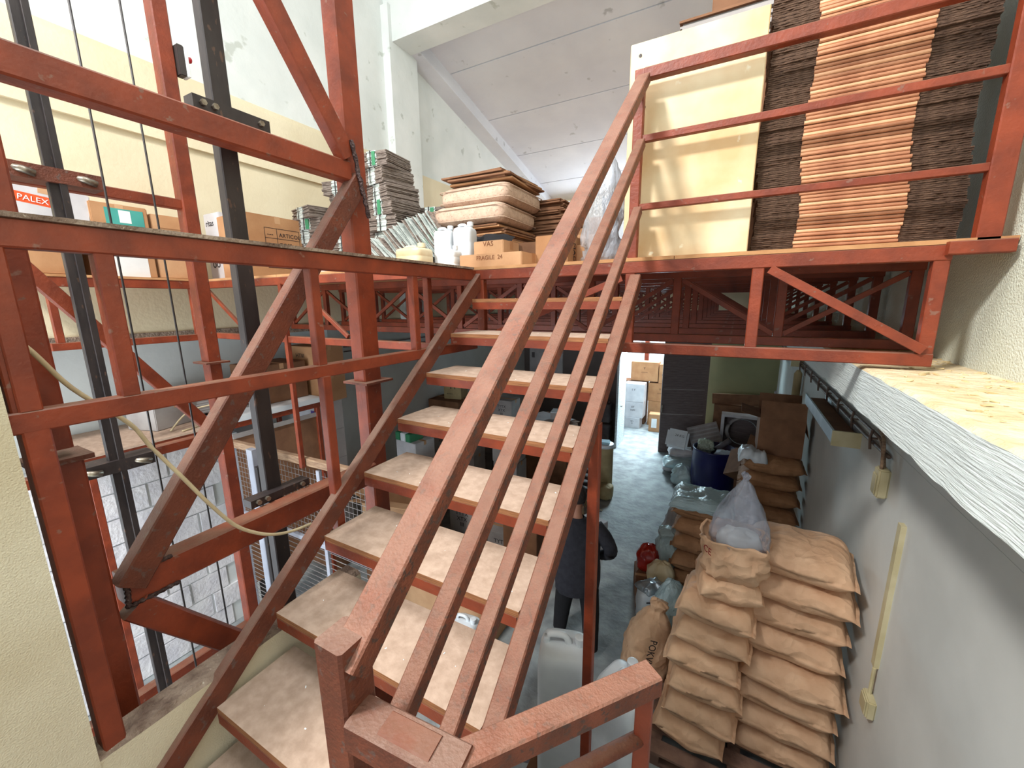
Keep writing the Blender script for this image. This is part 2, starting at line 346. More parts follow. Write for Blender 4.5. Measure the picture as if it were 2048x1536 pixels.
# ================================================================ STAIRCASE
st = thing('staircase', 'red steel staircase with plywood treads climbing to the mezzanine', 'staircase', (-1.0, 0.3, 1.84))
def SP(*p): return (p[0]+1.0, p[1]-0.3, p[2]-1.84)
Y0, Z0, DY, DZ = 2.1756, 3.6195, 0.236, 0.1983
def zl(y, c): return Z0+0.84*(y-Y0)+c
def slant(name, x, ya, yb, c, wdt, hgt, M, parent=st):
    return barobj(name, SP(x, ya, zl(ya, c)), SP(x, yb, zl(yb, c)), wdt, hgt, M, parent)
slant('stringer', -1.487, 0.16, 2.30, 0.025, 0.045, 0.08, REDD)
slant('stringer', -0.488, 0.05, 2.30, -0.015, 0.058, 0.07, RAIL)
for k in range(9):
    y, z = Y0-k*DY, Z0-k*DZ
    if k == 8: y += 0.01
    tr = boxobj('tread', [v for v in (SP(-1.47, y, z-0.022)[0], SP(-0.528, y, z)[0], SP(0, y, 0)[1], SP(0, y+0.29, 0)[1], z-0.022-1.84, z-1.84)], PLY, st)
    tr.data.materials.append(PLYE)
    for p in tr.data.polygons:
        if abs(p.normal.z) < 0.5: p.material_index = 1
    bm = B(); x0, x1 = SP(-1.463, 0, 0)[0], SP(-0.535, 0, 0)[0]; yy0 = y-0.3
    box(bm, x0, x1, yy0-0.002, yy0+0.004, z-0.064-1.84, z-0.0225-1.84); box(bm, x0, x1, yy0+0.004, yy0+0.04, z-0.027-1.84, z-0.0225-1.84); box(bm, x0, x1, yy0+0.25, yy0+0.288, z-0.062-1.84, z-0.0225-1.84)
    obj('tread_bracket', bm, RED, tr)
slant('handrail', -0.49, 0.345, 2.27, 0.955, 0.06, 0.045, RAIL)
slant('mid_rail', -0.49, 0.39, 2.27, 0.67, 0.042, 0.042, RAIL)
slant('mid_rail', -0.49, 0.39, 2.27, 0.355, 0.042, 0.042, RAIL)
nw = barobj('newel_post', SP(-0.505, 0.355, 1.84), SP(-0.505, 0.355, 3.085), 0.062, 0.062, REDD, st, up=(0,1,0))
barobj('support_post', SP(-0.475, 1.60, 0.0), SP(-0.475, 1.60, 3.10), 0.045, 0.045, RED, st, up=(0,1,0))
barobj('support_post', SP(-1.50, 1.10, 2.60), SP(-1.50, 1.10, 3.30), 0.04, 0.04, RED, st, up=(0,1,0))
pts = []
for k in range(9):
    for i in range(9): pts.append((random.uniform(-1.42, -0.56), Y0-k*DY+random.uniform(0.02, 0.22), Z0-k*DZ+0.0005))
chips('tread_debris', 'tiny pale crumbs lying on the stair treads', pts, WHITEP, 0.0015, 0.0045)
# landing railing
lr = thing('landing_railing', 'dusty red box-section railing turning the corner of the landing', 'railing', (-0.3, 0.4, 1.84))
def LP(*p): return (p[0]+0.3, p[1]-0.4, p[2]-1.84)
barobj('top_rail', LP(-0.475, 0.345, 2.945), LP(-0.285, 0.365, 2.935), 0.058, 0.055, REDD, lr)
barobj('top_rail', LP(-0.325, 0.345, 2.935), LP(-0.075, 0.655, 2.935), 0.045, 0.04, RAIL, lr)
tag(barobj('worn_paint_patch', LP(-0.42, 0.351, 2.9445), LP(-0.33, 0.36, 2.940), 0.04, 0.0555, RED, lr))
barobj('rail_post', LP(-0.085, 0.645, 1.84), LP(-0.085, 0.645, 2.945), 0.028, 0.028, RED, lr, up=(0,1,0))
for z in (2.81, 2.70):
    bm = B(); tube(bm, [LP(-0.31, 0.365, z), LP(-0.085, 0.645, z)], 0.013, 10); obj('lower_rail', bm, RAIL, lr, True)

# ================================================================ MEZZANINE: trusses, deck, guard railing
def truss_x(Y, x0, x1, label, front=False):
    t = thing('floor_truss', label, 'truss', (x0, Y, 3.3), group=None if front else 'steel trusses carrying the mezzanine')
    def q(x, z, y=0): return (x-x0, y, z-3.3)
    a, b = (0.06, 0.055) if front else (0.06, 0.08)
    barobj('top_chord', q(x0, 3.772), q(x1, 3.772), 0.05, 0.062, RED, t)
    barobj('bottom_chord', q(x0, 3.345), q(x1, 3.345), 0.05, 0.055, RED, t)
    if front:
        xs = [-1.47, -0.515, 0.075, 0.70]
    else:
        n = max(2, round((x1-x0)/0.62)); xs = [x0+0.03+i*(x1-x0-0.06)/n for i in range(n+1)]
    for x in xs: barobj('vertical', q(x, 3.372), q(x, 3.741), 0.05, 0.045, RED, t, up=(0,1,0))
    if front:
        barobj('diagonal', q(0.12, 3.735, -0.03), q(0.69, 3.385, -0.03), 0.016, 0.038, RED, t)
        barobj('diagonal', q(-0.56, 3.72, -0.01), q(-1.42, 3.38, -0.01), 0.016, 0.035, RED, t)
    else:
        for i in range(len(xs)-1):
            za, zb = (3.73, 3.39) if i % 2 else (3.39, 3.73)
            barobj('diagonal', q(xs[i]+0.03, za), q(xs[i+1]-0.03, zb), 0.02, 0.03, RED, t)
    return t
tf = truss_x(2.30, -1.50, 0.725, 'red steel truss at the mezzanine front, from stair head to the right ledge', True)
k = 0
for Y in (3.0, 3.7, 4.4, 5.2, 6.0, 6.9, 7.8, 8.8, 9.9):
    truss_x(Y, -4.55, 0.86, 'dark red truss under the mezzanine deck, %s behind the front truss' % ('first','second','third','fourth','fifth','sixth','seventh','eighth','last, nearest the far wall')[k]); k += 1
def truss_y(X, y0, y1, ys, label):
    t = thing('walkway_truss', label, 'truss', (X, y0, 3.3))
    def q(y, z, x=0): return (x, y-y0, z-3.3)
    barobj('top_chord', q(y0, 3.77), q(y1, 3.77), 0.05, 0.068, RED, t)
    barobj('bottom_chord', q(y0, 3.322), q(y1, 3.322), 0.045, 0.054, RED, t)
    for y in ys: barobj('vertical', q(y, 3.349), q(y, 3.737), 0.042, 0.042, RED, t, up=(0,1,0))
    return t
ty = truss_y(-1.522, 0.24, 2.275, (0.285, 0.478, 1.105, 1.70), 'red steel truss at deck edge running from the left wall to the stair head')
boxobj('edge_plank', (-0.02, 0.035, 0.0, 2.0, 0.504, 0.516), COPE, ty)
truss_y(-4.16, 0.95, 1.9, (1.0, 1.85), 'short red truss under the boxes along the left wall')
# trusses along the back edge of the shaft (X direction at Y 2.0) and its diagonals
t = thing('shaft_edge_truss', 'red truss along the deck edge behind the hoist shaft', 'truss', (-4.2, 1.97, 3.3))
barobj('top_chord', (0, 0, 0.472), (2.62, 0, 0.472), 0.05, 0.06, RED, t); barobj('bottom_chord', (0, 0, 0.03), (2.62, 0, 0.03), 0.05, 0.05, RED, t)
for x in (0.03, 0.62, 1.9, 2.55): barobj('vertical', (x, 0, 0.055), (x, 0, 0.442), 0.04, 0.04, RED, t, up=(0,1,0))
for x in (0.06, 1.3): barobj('diagonal', (x, 0, 0.43), (x+0.52, 0, 0.07), 0.02, 0.03, RED, t)
barobj('hanger', (1.15, -0.02, -1.03), (1.15, -0.02, 0.45), 0.035, 0.035, RED, t, up=(0,1,0))
# deck boards
dk = thing('mezzanine_deck', 'plywood deck boards laid over the mezzanine trusses', 'deck', (-1.5, 2.3, 3.803))
def deckb(x0, x1, y0, y1): boxobj('deck_board', (x0+1.5, x1+1.5, y0-2.3, y1-2.3, 0, 0.018), DECKP, dk)
y = 2.275
while y < YF-0.05:
    y2 = min(y+1.22, YF)
    for x0, x1 in ((-1.52, -0.30), (-0.297, 0.895)): deckb(x0, x1, y, y2-0.003)
    y = y2
y = 1.955
while y < YF-0.05:
    y2 = min(y+1.22, YF)
    for x0, x1 in ((-4.63, -3.1), (-3.097, -1.523)): deckb(x0, x1, y, y2-0.003)
    y = y2
deckb(-4.63, -4.13, 0.9, 1.95)
# guard railing on the right
gr = thing('guard_railing', 'red guard railing with three rails in front of the stacked cardboard', 'railing', (-0.505, 2.3, 3.82))
def GP(x, z, y=0): return (x+0.505, y, z-3.82)
barobj('rail_post', GP(-0.512, 3.805), GP(-0.512, 4.705), 0.048, 0.045, RED, gr, up=(0,1,0))
barobj('rail_post', GP(0.815, 3.80), GP(0.815, 5.35), 0.07, 0.05, RED, gr, up=(0,1,0))
barobj('top_rail', GP(-0.49, 4.683), GP(0.78, 4.683), 0.045, 0.05, RED, gr)
barobj('mid_rail', GP(-0.49, 4.395), GP(0.78, 4.395), 0.03, 0.032, RED, gr)
barobj('mid_rail', GP(-0.49, 4.073), GP(0.78, 4.073), 0.03, 0.03, RED, gr)
barobj('foot_bracket', GP(0.70, 3.785, -0.035), GP(0.88, 3.785, -0.035), 0.05, 0.05, RED, gr)

# ================================================================ HOIST TOWER
ht = thing('hoist_tower', 'red box-section hoist tower with black guide rails rising through the mezzanine', 'hoist', (-2.45, 0.95, 0))
def HP(*p): return (p[0]+2.45, p[1]-0.95, p[2])
XN, XFR = -1.735, -3.2
def hb(name, a, b, w_, h_, M=RED, up=(0,0,1)): return barobj(name, HP(*a), HP(*b), w_, h_, M, ht, up)
# columns: near left, near right, far left, far right
hb('column', (XN, 0.355, 0), (XN, 0.355, 3.16), 0.09, 0.09, RED, (0,1,0)); hb('column', (XN, 0.345, 3.19), (XN, 0.345, 6.6), 0.075, 0.085, RED, (0,1,0))
boxobj('flange_plate', (*[v for v in (XN+2.45-0.075, XN+2.45+0.06)], 0.29-0.95, 0.42-0.95, 3.15, 3.165), REDD, ht)
hb('column', (XN-0.03, 1.565, 0), (XN-0.03, 1.565, 3.17), 0.09, 0.11, RED, (0,1,0)); hb('column', (XN-0.03, 1.565, 3.185), (XN-0.03, 1.565, 6.6), 0.09, 0.12, RED, (0,1,0))
boxobj('flange_plate', (XN+2.42-0.09, XN+2.42+0.09, 1.475-0.95, 1.665-0.95, 3.172, 3.184), REDD, ht)
hb('column', (XFR, 0.40, 0), (XFR, 0.40, 6.6), 0.09, 0.09, RED, (0,1,0))
hb('column', (XFR, 1.475, 0), (XFR, 1.475, 3.20), 0.09, 0.08, RED, (0,1,0)); hb('column', (XFR, 1.475, 3.215), (XFR, 1.475, 6.6), 0.09, 0.085, RED, (0,1,0))
boxobj('flange_plate', (XFR+2.45-0.09, XFR+2.45+0.09, 1.40-0.95, 1.55-0.95, 3.202, 3.214), REDD, ht)
# cross members of the near face
hb('cross_beam', (XN, 0.38, 4.228), (XN, 1.51, 4.228), 0.075, 0.088)
hb('cross_beam', (XN-0.01, 0.425, 2.665), (XN-0.01, 1.52, 2.665), 0.085, 0.11)
hb('cross_beam', (XN, 0.40, 1.10), (XN, 1.52, 1.10), 0.08, 0.08)
hb('cross_beam', (XFR, 0.44, 4.232), (XFR, 1.44, 4.232), 0.06, 0.06)
hb('cross_beam', (XFR, 0.44, 2.687), (XFR, 1.44, 2.687), 0.06, 0.06)
hb('cross_beam', (XFR, 0.44, 1.10), (XFR, 1.44, 1.10), 0.07, 0.07)
hb('diagonal', (XN+0.02, 1.50, 4.29), (XN+0.02, 0.98, 5.06), 0.065, 0.085)
hb('diagonal', (XN+0.02, 1.56, 4.20), (XN+0.02, 0.44, 2.68), 0.065, 0.085, REDD)
hb('diagonal', (XN+0.01, 0.44, 2.60), (XN+0.01, 1.50, 1.15), 0.06, 0.085)
hb('diagonal', (XFR+0.02, 0.45, 4.16), (XFR+0.02, 1.43, 2.70), 0.05, 0.07)
hb('diagonal', (XFR, 0.45, 5.4), (XFR, 1.42, 6.4), 0.05, 0.07)
hb('diagonal', (XN, 0.40, 4.80), (XN, 0.20, 4.35), 0.05, 0.06)
random.seed(3)
for (a, b, r0) in (((XN+0.062, 1.502, 4.36), (XN+0.062, 1.575, 4.02), 0.009), ((XN+0.035, 0.455, 2.722), (XN+0.035, 0.56, 2.722), 0.006), ((XN+0.035, 0.43, 2.612), (XN+0.035, 0.57, 2.612), 0.006), ((XN+0.036, 0.425, 2.61), (XN+0.036, 0.43, 2.72), 0.007)):
    bm = B(); P0, P1 = Vector(HP(*a)), Vector(HP(*b)); n = 14
    tube(bm, [P0.lerp(P1, i/n)+Vector((random.uniform(-.002,.002),)*3) for i in range(n+1)], [r0+0.003*(i % 2) for i in range(n+1)], 8)
    obj('weld_seam', bm, WELD, ht, True)
# guide rails
hb('guide_rail', (-1.86, 1.025, 0), (-1.86, 1.025, 6.6), 0.05, 0.07, BLACK, (0,1,0))
hb('guide_rail', (-3.07, 0.835, 0), (-3.07, 0.835, 6.6), 0.035, 0.04, BLACK, (0,1,0)); hb('rail_web', (-3.04, 0.865, 0), (-3.04, 0.865, 6.6), 0.014, 0.028, BLACK, (0,1,0))
for z, x, y in ((4.30, -1.835, 1.03), (2.72, -1.85, 1.03)):
    pb = boxobj('rail_bracket', (x+2.45-0.0, x+2.45+0.06, y-0.95-0.14, y-0.95+0.14, z, z+(0.045 if z > 4 else 0.035)), BLACK, ht)
    bm = B(); 
    for dy in (-0.11, -0.07, 0.10): tube(bm, [(x+2.45+0.055, y-0.95+dy, z+0.022), (x+2.45+0.075, y-0.95+dy, z+0.022)], 0.011, 6)
    obj('bolt', bm, GALV, pb)
for z in (4.24, 2.70):
    pb = boxobj('rail_clip_plate', (-3.16+2.45, -3.03+2.45, 0.66-0.95, 1.02-0.95, z-0.035, z+0.035), REDD if z > 3 else BLACK, ht)
    for dy in (0.73, 0.95):
        bm = B(); tube(bm, [(-3.06+2.45, dy-0.95-0.04, z+0.01), (-3.02+2.45, dy-0.95, z+0.0), (-3.02+2.45, dy-0.95+0.04, z-0.012)], 0.017, 8); obj('rail_clip', bm, GALV, pb, True)
for y0_, y1_ in ((0.815, 0.80), (0.975, 0.98)):
    bm = B(); tube(bm, [HP(-2.4, y0_, 6.6), HP(-2.4, y1_, 0.4)], 0.0045, 6); obj('hoist_cable', bm, CABLE, ht, True)
# stop switch on far right column
sw = thing('stop_switch', 'dark emergency stop box with red button on the far hoist column', 'switch', (-3.15, 1.52, 4.99))
boxobj('housing', (-0.03, 0.03, 0, 0.035, 0, 0.17), DARKBOX, sw, 0.004); boxobj('cover', (-0.033, 0.033, 0.0355, 0.055, 0, 0.17), WHITEP, sw, 0.004)
bm = B(); tube(bm, [(0, 0.055, 0.115), (0, 0.075, 0.115), (0, 0.083, 0.115)], [0.009, 0.018, 0.014], 14); obj('button', bm, REDK, sw, True)
# wall cover angle beside near column and extra red column at wall end
fp = thing('shaft_end_post', 'wide red steel post against the cut end of the cream wall', 'post', (-1.53, 0.285, 1.9))
barobj('post', (0, 0, 0.42), (0, 0, 1.41), 0.06, 0.05, RED, fp, (0,1,0)); barobj('post', (0.0, -0.01, 1.41), (0.0, -0.01, 1.83), 0.045, 0.045, RED, fp, (0,1,0))
# cream cord
bm = B()
tube(bm, smooth_path([(-1.66,0.20,3.72),(-1.66,0.245,3.60),(-1.66,0.33,3.50),(-1.66,0.40,3.37),(-1.635,0.50,3.24),(-1.63,0.54,3.15),(-1.60,0.60,3.02),(-1.60,0.66,2.90),(-1.60,0.73,2.78),(-1.60,0.80,2.71),(-1.60,0.87,2.665),(-1.60,0.95,2.64),(-1.60,1.03,2.63)]), 0.0065, 8)
tag(obj('electric_cord', bm, CORD, smooth=True), 'cream electric cord drooping across the hoist tower', 'cord')
# red paint drip on parapet
bm = B(); box(bm, -1.4875, -1.4855, 0.44, 0.455, 2.08, 2.22, None); bmesh.ops.rotate(bm, verts=bm.verts, cent=(-1.486, 0.45, 2.15), matrix=Matrix.Rotation(-0.7, 3, 'X'))
tag(obj('paint_smear', bm, RED), 'dark red paint smear on the parapet face by the stair', 'stain')

# ================================================================ builders for goods
def carton(label, loc, size, rotz=0, M=KRAFT, group=None, openf=0, tape=True, marks=None, name='cardboard_box', mirror=False, rot=None, flaps=None, text_side=None):
    """closed or open carton; local origin = centre of base"""
    L_, W_, H_ = size
    t = thing(name, label, 'box', loc, rotz, group, rot)
    bm = B()
    if not openf:
        box(bm, -L_/2, L_/2, -W_/2, W_/2, 0, H_); bmesh.ops.bevel(bm, geom=bm.edges[:], offset=min(0.006, H_*.05), segments=2, affect='EDGES')
        obj('carton_body', bm, M, t)
        if tape:
            bm = B(); box(bm, -L_/2-0.001, L_/2+0.001, -0.025, 0.025, H_, H_+0.001); box(bm, -0.001-L_/2, -L_/2, -0.025, 0.025, H_-0.06, H_); box(bm, L_/2, L_/2+0.001, -0.025, 0.025, H_-0.06, H_)
            obj('packing_tape', bm, KRAFT2 if M is not KRAFT2 else KRAFT, t)
    else:
        th = 0.006
        box(bm, -L_/2, L_/2, -W_/2, W_/2, 0, th); box(bm, -L_/2, -L_/2+th, -W_/2, W_/2, th, H_); box(bm, L_/2-th, L_/2, -W_/2, W_/2, th, H_); box(bm, -L_/2+th, L_/2-th, -W_/2, -W_/2+th, th, H_); box(bm, -L_/2+th, L_/2-th, W_/2-th, W_/2, th, H_)
        obj('carton_body', bm, M, t)
        for (sx, sy, ang) in (flaps or ((1,0,0.9),(-1,0,0.6),(0,1,1.2),(0,-1,0.5))):
            fl = 0.45*min(L_, W_); bm = B()
            if sx: box(bm, 0, fl, -W_/2, W_/2, -0.004, 0); o = obj('flap', bm, M, t, loc=(sx*L_/2, 0, H_), rot=(0, -ang, 0) if sx > 0 else (0, ang, 0)); 
            else: box(bm, -L_/2, L_/2, 0, fl, -0.004, 0); o = obj('flap', bm, M, t, loc=(0, sy*W_/2, H_), rot=(ang, 0, 0) if sy > 0 else (-ang, 0, 0))
            if sx < 0: o.data.transform(Matrix.Scale(-1, 4, (1,0,0)))
            if sy < 0: o.data.transform(Matrix.Scale(-1, 4, (0,1,0)))
    if marks:
        for (s, size_, x, z, mt) in marks: text(s, size_, (x, -W_/2-0.0015, z), FY, mt, t)
    return t
SACKS = {}
def sack_mesh(L_, W_, T_, seed, flap=0.09, nu=34, nv=24, wr=1.0, M=SACK):
    key = (L_, W_, T_, seed, flap, wr, M.name)
    if key in SACKS: return SACKS[key]
    bm = B(); rows = []
    off = Vector((seed*3.1, seed*1.7, seed*5.3))
    for side in (1, -1):
        g = []
        for i in range(nu+1):
            u = math.sin(math.pi/2*(-1+2*i/nu)); r = []
            ua = min(1, abs(u)/(1-flap))
            pu = (1-ua**5)**0.5 if ua < 1 else 0
            for j in range(nv+1):
                v = math.sin(math.pi/2*(-1+2*j/nv))
                pv = max(0, 1-abs(v)**3.2)**0.5
                x = u*L_/2*(1-0.02*(1-pu)); y = v*W_/2*(0.93+0.07*pu)
                h = T_/2*pu*pv
                n = noise.noise(Vector((x*5, y*5, side*2))+off)*0.018*wr + (0.5-abs(noise.noise(Vector((x*4+y*9, y*13-x*8, side*2))+off)))*0.016*wr*pu
                z = T_/2+side*h + (n*(0.35+pu*pv) if side > 0 else n*0.2)
                sag = -0.12*T_*(abs(u)**6)*(1-pu) 
                x2 = x+noise.noise(Vector((y*6, side, x*2))+off)*0.012*wr; y2 = y+noise.noise(Vector((x*6, side+5, y*2))+off)*0.02*wr
                r.append(bm.verts.new((x2, y2, max(0.0, z+sag))))
            g.append(r)
        for i in range(nu):
            for j in range(nv):
                q = (g[i][j], g[i+1][j], g[i+1][j+1], g[i][j+1]); bm.faces.new(q if side > 0 else q[::-1])
        rows.append(g)
    a, b = rows
    per = [(i, 0) for i in range(nu)]+[(nu, j) for j in range(nv)]+[(i, nv) for i in range(nu, 0, -1)]+[(0, j) for j in range(nv, 0, -1)]
    for k in range(len(per)):
        p, q = per[k], per[(k+1) % len(per)]
        bm.faces.new((a[p[0]][p[1]], b[p[0]][p[1]], b[q[0]][q[1]], a[q[0]][q[1]]))
    bmesh.ops.recalc_face_normals(bm, faces=bm.faces)
    me = bpy.data.meshes.new('paper_sack'); bm.to_mesh(me); bm.free(); me.materials.append(M)
    for p in me.polygons: p.use_smooth = True
    SACKS[key] = me; return me
def sack(label, loc, rotz, dims=(0.66, 0.50, 0.235), seed=0, M=SACK, group=None, name='paper_sack', rot=None, wr=1.0, flap=0.09):
    o = mkobj(name, sack_mesh(*dims, seed, flap=flap, wr=wr, M=M)); o.location = loc; o.rotation_euler = rot or (0, 0, rotz); return tag(o, label, 'sack', group)
def blob_bag(name, label, loc, prof, M, seed=0, rx=1.0, ry=1.0, amp=0.12, cat='bag', rotz=0, parent=None, n=36, group=None):
    """crumpled upright bag: radius profile revolved and crumpled"""
    bm = B(); rings = []
    P2 = []
    for (r0, z0), (r1, z1) in zip(prof, prof[1:]):
        for k in range(4): P2.append((r0+(r1-r0)*k/4, z0+(z1-z0)*k/4))
    P2.append(prof[-1])
    for r, z in P2:
        rg = []
        for k in range(n):
            a = 2*math.pi*k/n; s = abs(math.cos(a))**0.7*(1 if math.cos(a) > 0 else -1); c = abs(math.sin(a))**0.7*(1 if math.sin(a) > 0 else -1)
            d = 1+amp*noise.noise((math.cos(a)*3+seed, math.sin(a)*3, z*5))+amp*0.8*noise.noise((math.cos(a)*8+seed, math.sin(a)*8, z*14))
            rg.append(bm.verts.new((r*rx*s*d, r*ry*c*d, max(0, z+0.02*amp/0.12*noise.noise((a*2, z*9, seed))))))
        rings.append(rg)
    for a, b in zip(rings, rings[1:]):
        for k in range(n): bm.faces.new((a[k], a[(k+1) % n], b[(k+1) % n], b[k]))
    bm.faces.new(rings[0][::-1]); bm.faces.new(rings[-1])
    o = obj(name, bm, M, parent, True); o.location = loc; o.rotation_euler = (0, 0, rotz)
    return tag(o, label, cat, group) if not parent else o
def jerrycan(label, loc, size, rotz=0, M=HDPE, group=None, capM=None):
    L_, W_, H_ = size; t = thing('jerrycan', label, 'jerrycan', loc, rotz, group)
    bm = B(); rings = []; n = 40
    for zf, sc in ((0,0.93),(0.02,0.99),(0.05,1),(0.30,1),(0.32,0.985),(0.34,1),(0.60,1),(0.62,0.985),(0.64,1),(0.80,1),(0.87,0.97),(0.915,0.86),(0.93,0.7),(0.935,0.3)):
        rg = []
        for k in range(n):
            a = 2*math.pi*k/n; c, q = math.cos(a), math.sin(a)
            rg.append(bm.verts.new((L_/2*sc*math.copysign(abs(c)**0.42, c), W_/2*sc*math.copysign(abs(q)**0.42, q), H_*zf)))
        rings.append(rg)
    for a, b in zip(rings, rings[1:]):
        for k in range(n): bm.faces.new((a[k], a[(k+1) % n], b[(k+1) % n], b[k]))
    bm.faces.new(rings[0][::-1]); bm.faces.new(rings[-1]); obj('can_body', bm, M, t, True)
    hr = min(L_, W_)*0.07; bm = B()
    tube(bm, smooth_path([(-L_*0.34, 0, H_*0.91), (-L_*0.31, 0, min(H_*0.985, H_*0.93+0.045)), (0, 0, min(H_*0.99, H_*0.93+0.05)), (L_*0.10, 0, H_*0.92)], 5), hr, 10); obj('handle', bm, M, t, True)
    cr_ = min(0.03, min(L_, W_)*0.16); bm = B(); lathe(bm, [(cr_*0.8, H_*0.9), (cr_*0.8, H_*0.955), (cr_, H_*0.957), (cr_, H_*0.957+0.028), (cr_*0.7, H_*0.957+0.031)], 24, L_*0.30, 0); obj('cap', bm, capM or M, t)
    return t

# ---------------------------------------------------------------- the two stacks of sacks by the right wall
random.seed(11)
pal = thing('pallet', 'weathered wooden pallet under the near sacks', 'pallet', (0.28, 3.28, 0))
for i in range(6): boxobj('top_board', (-0.62, 0.62, -0.52+i*0.185, -0.52+i*0.185+0.12, 0.10, 0.12), PALLET, pal)
for x in (-0.56, 0, 0.56): boxobj('stringer_board', (x-0.045, x+0.045, -0.52, 0.525, 0.022, 0.099), PALLET, pal)
for y in (-0.52, -0.05, 0.42): boxobj('bottom_board', (-0.62, 0.62, y, y+0.11, 0.0, 0.021), PALLET, pal)
order = ['lowest', 'second from the bottom', 'third from the bottom', 'fourth from the bottom', 'fourth from the top', 'third from the top', 'second from the top', 'topmost']
for i in range(8):
    sack('tan paper sack, %s of the stack touching the right wall' % order[i], (0.575+random.uniform(-.03,.015), 3.30+random.uniform(-.05,.05), 0.122+i*0.222), random.uniform(-0.04, 0.04)-0.08, (0.67, 0.56, 0.238), i % 5, group='sacks stacked against the right wall')
for i in range(6):
    sack('tan paper sack, %s of the left near stack beside the wall stack' % ['lowest', 'second from the bottom', 'third from the bottom', 'middle', 'second from the top', 'topmost flat one'][i], (0.05+[-.09,-.03,-0.02,-.05,.0,.02][i], 3.12+random.uniform(-.03,.03), 0.122+i*0.222+0.0), random.uniform(-0.09, 0.05)-0.05, (0.53, 0.50, 0.24), (i+3) % 6, group='sacks in the left near stack', wr=1.3)
sack('crumpled half-full tan sack folded on the left near stack', (0.12, 3.10, 1.455), 0.1, (0.42, 0.44, 0.22), 21, wr=2.4, flap=0.03)
ops = thing('open_paper_sack', 'open crumpled kraft sack holding a clear bag on top of the near stack', 'sack', (0.13, 3.08, 1.66))
blob_bag('sack_body', '', (0,0,0), [(0.17,0),(0.215,0.05),(0.22,0.14),(0.20,0.22),(0.21,0.29),(0.20,0.29),(0.19,0.2),(0.15,0.16)], SACK, 4, 0.98, 1.0, 0.2, parent=ops)
text('CE', 0.07, (-0.19, -0.15, 0.20), (math.pi/2, 0, -0.9), INKR, ops)
cb = thing('clear_plastic_bag', 'cloudy clear plastic bag tied to a point in the open sack', 'bag', (0.16, 3.08, 1.80))
blob_bag('bag_film', '', (0,0,0), [(0.10,0),(0.165,0.03),(0.185,0.14),(0.165,0.28),(0.10,0.42),(0.035,0.54),(0.015,0.575),(0.03,0.61),(0.01,0.62)], FILM2, 9, 1.0, 0.85, 0.2, parent=cb)
blob_bag('contents', '', (0,0,0.02), [(0.09,0),(0.14,0.02),(0.14,0.09),(0.11,0.15),(0.04,0.17)], WHITEP, 2, 1.0, 0.8, 0.1, parent=cb)
# tied sack leaning on the stack, lettered
ts = thing('tied_sack', 'large gathered brown sack with black lettering leaning at the pallet corner', 'sack', (-0.52, 3.50, 0), 0.35, rot=(0, 0.16, 0.35))
blob_bag('sack_body', '', (0,0,0), [(0.15,0),(0.20,0.08),(0.215,0.3),(0.20,0.5),(0.13,0.68),(0.06,0.78),(0.08,0.84),(0.03,0.87)], SACK, 12, 1.0, 0.85, 0.14, parent=ts)
text('POKVNA', 0.09, (-0.06, -0.19, 0.60), (math.pi/2, math.pi/2, 0), INK, ts)
# middle pile (Y ~ 4.9)
for i in range(6):
    sack('brown paper sack, %s of the middle stack by the aisle' % ['lowest', 'second from the bottom', 'third from the bottom', 'third from the top', 'second from the top', 'topmost'][i], (-0.16+random.uniform(-.02,.02), 4.95+random.uniform(-.03,.03), 0.0+i*0.215), random.uniform(-0.06, 0.06), (0.60, 0.52, 0.232), (i+2) % 5, M=SACKD, group='sacks in the middle stack')
bm = B()
for i in range(15):
    pass
def sheet(bm, w_, d_, seed, amp=0.03, n=14, drop=0.12):
    g = []
    for i in range(n+1):
        r = []
        for j in range(n+1):
            u, v = -1+2*i/n, -1+2*j/n; e = max(abs(u), abs(v))
            x = u*w_/2; y = v*d_/2
            r.append(bm.verts.new((x+0.02*noise.noise((y*9, seed, 1)), y+0.02*noise.noise((x*9, seed, 2)), amp*noise.noise((x*7, y*7, seed))+amp*0.6*noise.noise((x*19, y*15, seed))-drop*max(0, e-0.8)*5*0.2)))
        g.append(r)
    for i in range(n):
        for j in range(n): bm.faces.new((g[i][j], g[i+1][j], g[i+1][j+1], g[i][j+1]))
bm = B(); sheet(bm, 0.66, 0.58, 3, 0.035, 18, 0.5); o = obj('plastic_cover', bm, FILM3, smooth=True, loc=(-0.16, 4.95, 1.36)); sm = o.modifiers.new('s', 'SOLIDIFY'); sm.thickness = 0.004
tag(o, 'creased whitish plastic cover spread over the middle sack stack', 'plastic sheet')
# cluster at the foot of the middle stack
cbx = carton('kraft carton on the aisle floor carrying plastic bags', (-0.62, 4.72, 0), (0.42, 0.55, 0.26), 0.25, KDARK)
blob_bag('red_plastic_bag', 'shiny red plastic bag standing in the aisle before the middle stack', (-0.70, 4.84, 0.265), [(0.10,0),(0.15,0.06),(0.15,0.2),(0.10,0.3),(0.04,0.34)], REDBAG, 3, 1.0, 0.9, 0.14)
blob_bag('white_plastic_bag', 'white printed plastic bag leaning against the red bag', (-0.52, 4.62, 0.265), [(0.09,0),(0.14,0.05),(0.14,0.18),(0.08,0.28),(0.02,0.30)], HDPEY, 5, 1.1, 0.7, 0.14)
blob_bag('cloudy_plastic_bag', 'tall crumpled clear bag behind the red bag', (-0.50, 4.92, 0.265), [(0.10,0),(0.15,0.08),(0.14,0.35),(0.10,0.48),(0.12,0.54),(0.04,0.58)], FILM3, 7, 1.0, 1.0, 0.2)
blob_bag('foam_chip_bag', 'small bag of pale lumps beyond the middle stack', (-0.46, 5.5, 0.0), [(0.12,0),(0.2,0.1),(0.2,0.5),(0.12,0.8),(0.03,0.9)], GBOX, 8, 1.0, 1.0, 0.2)
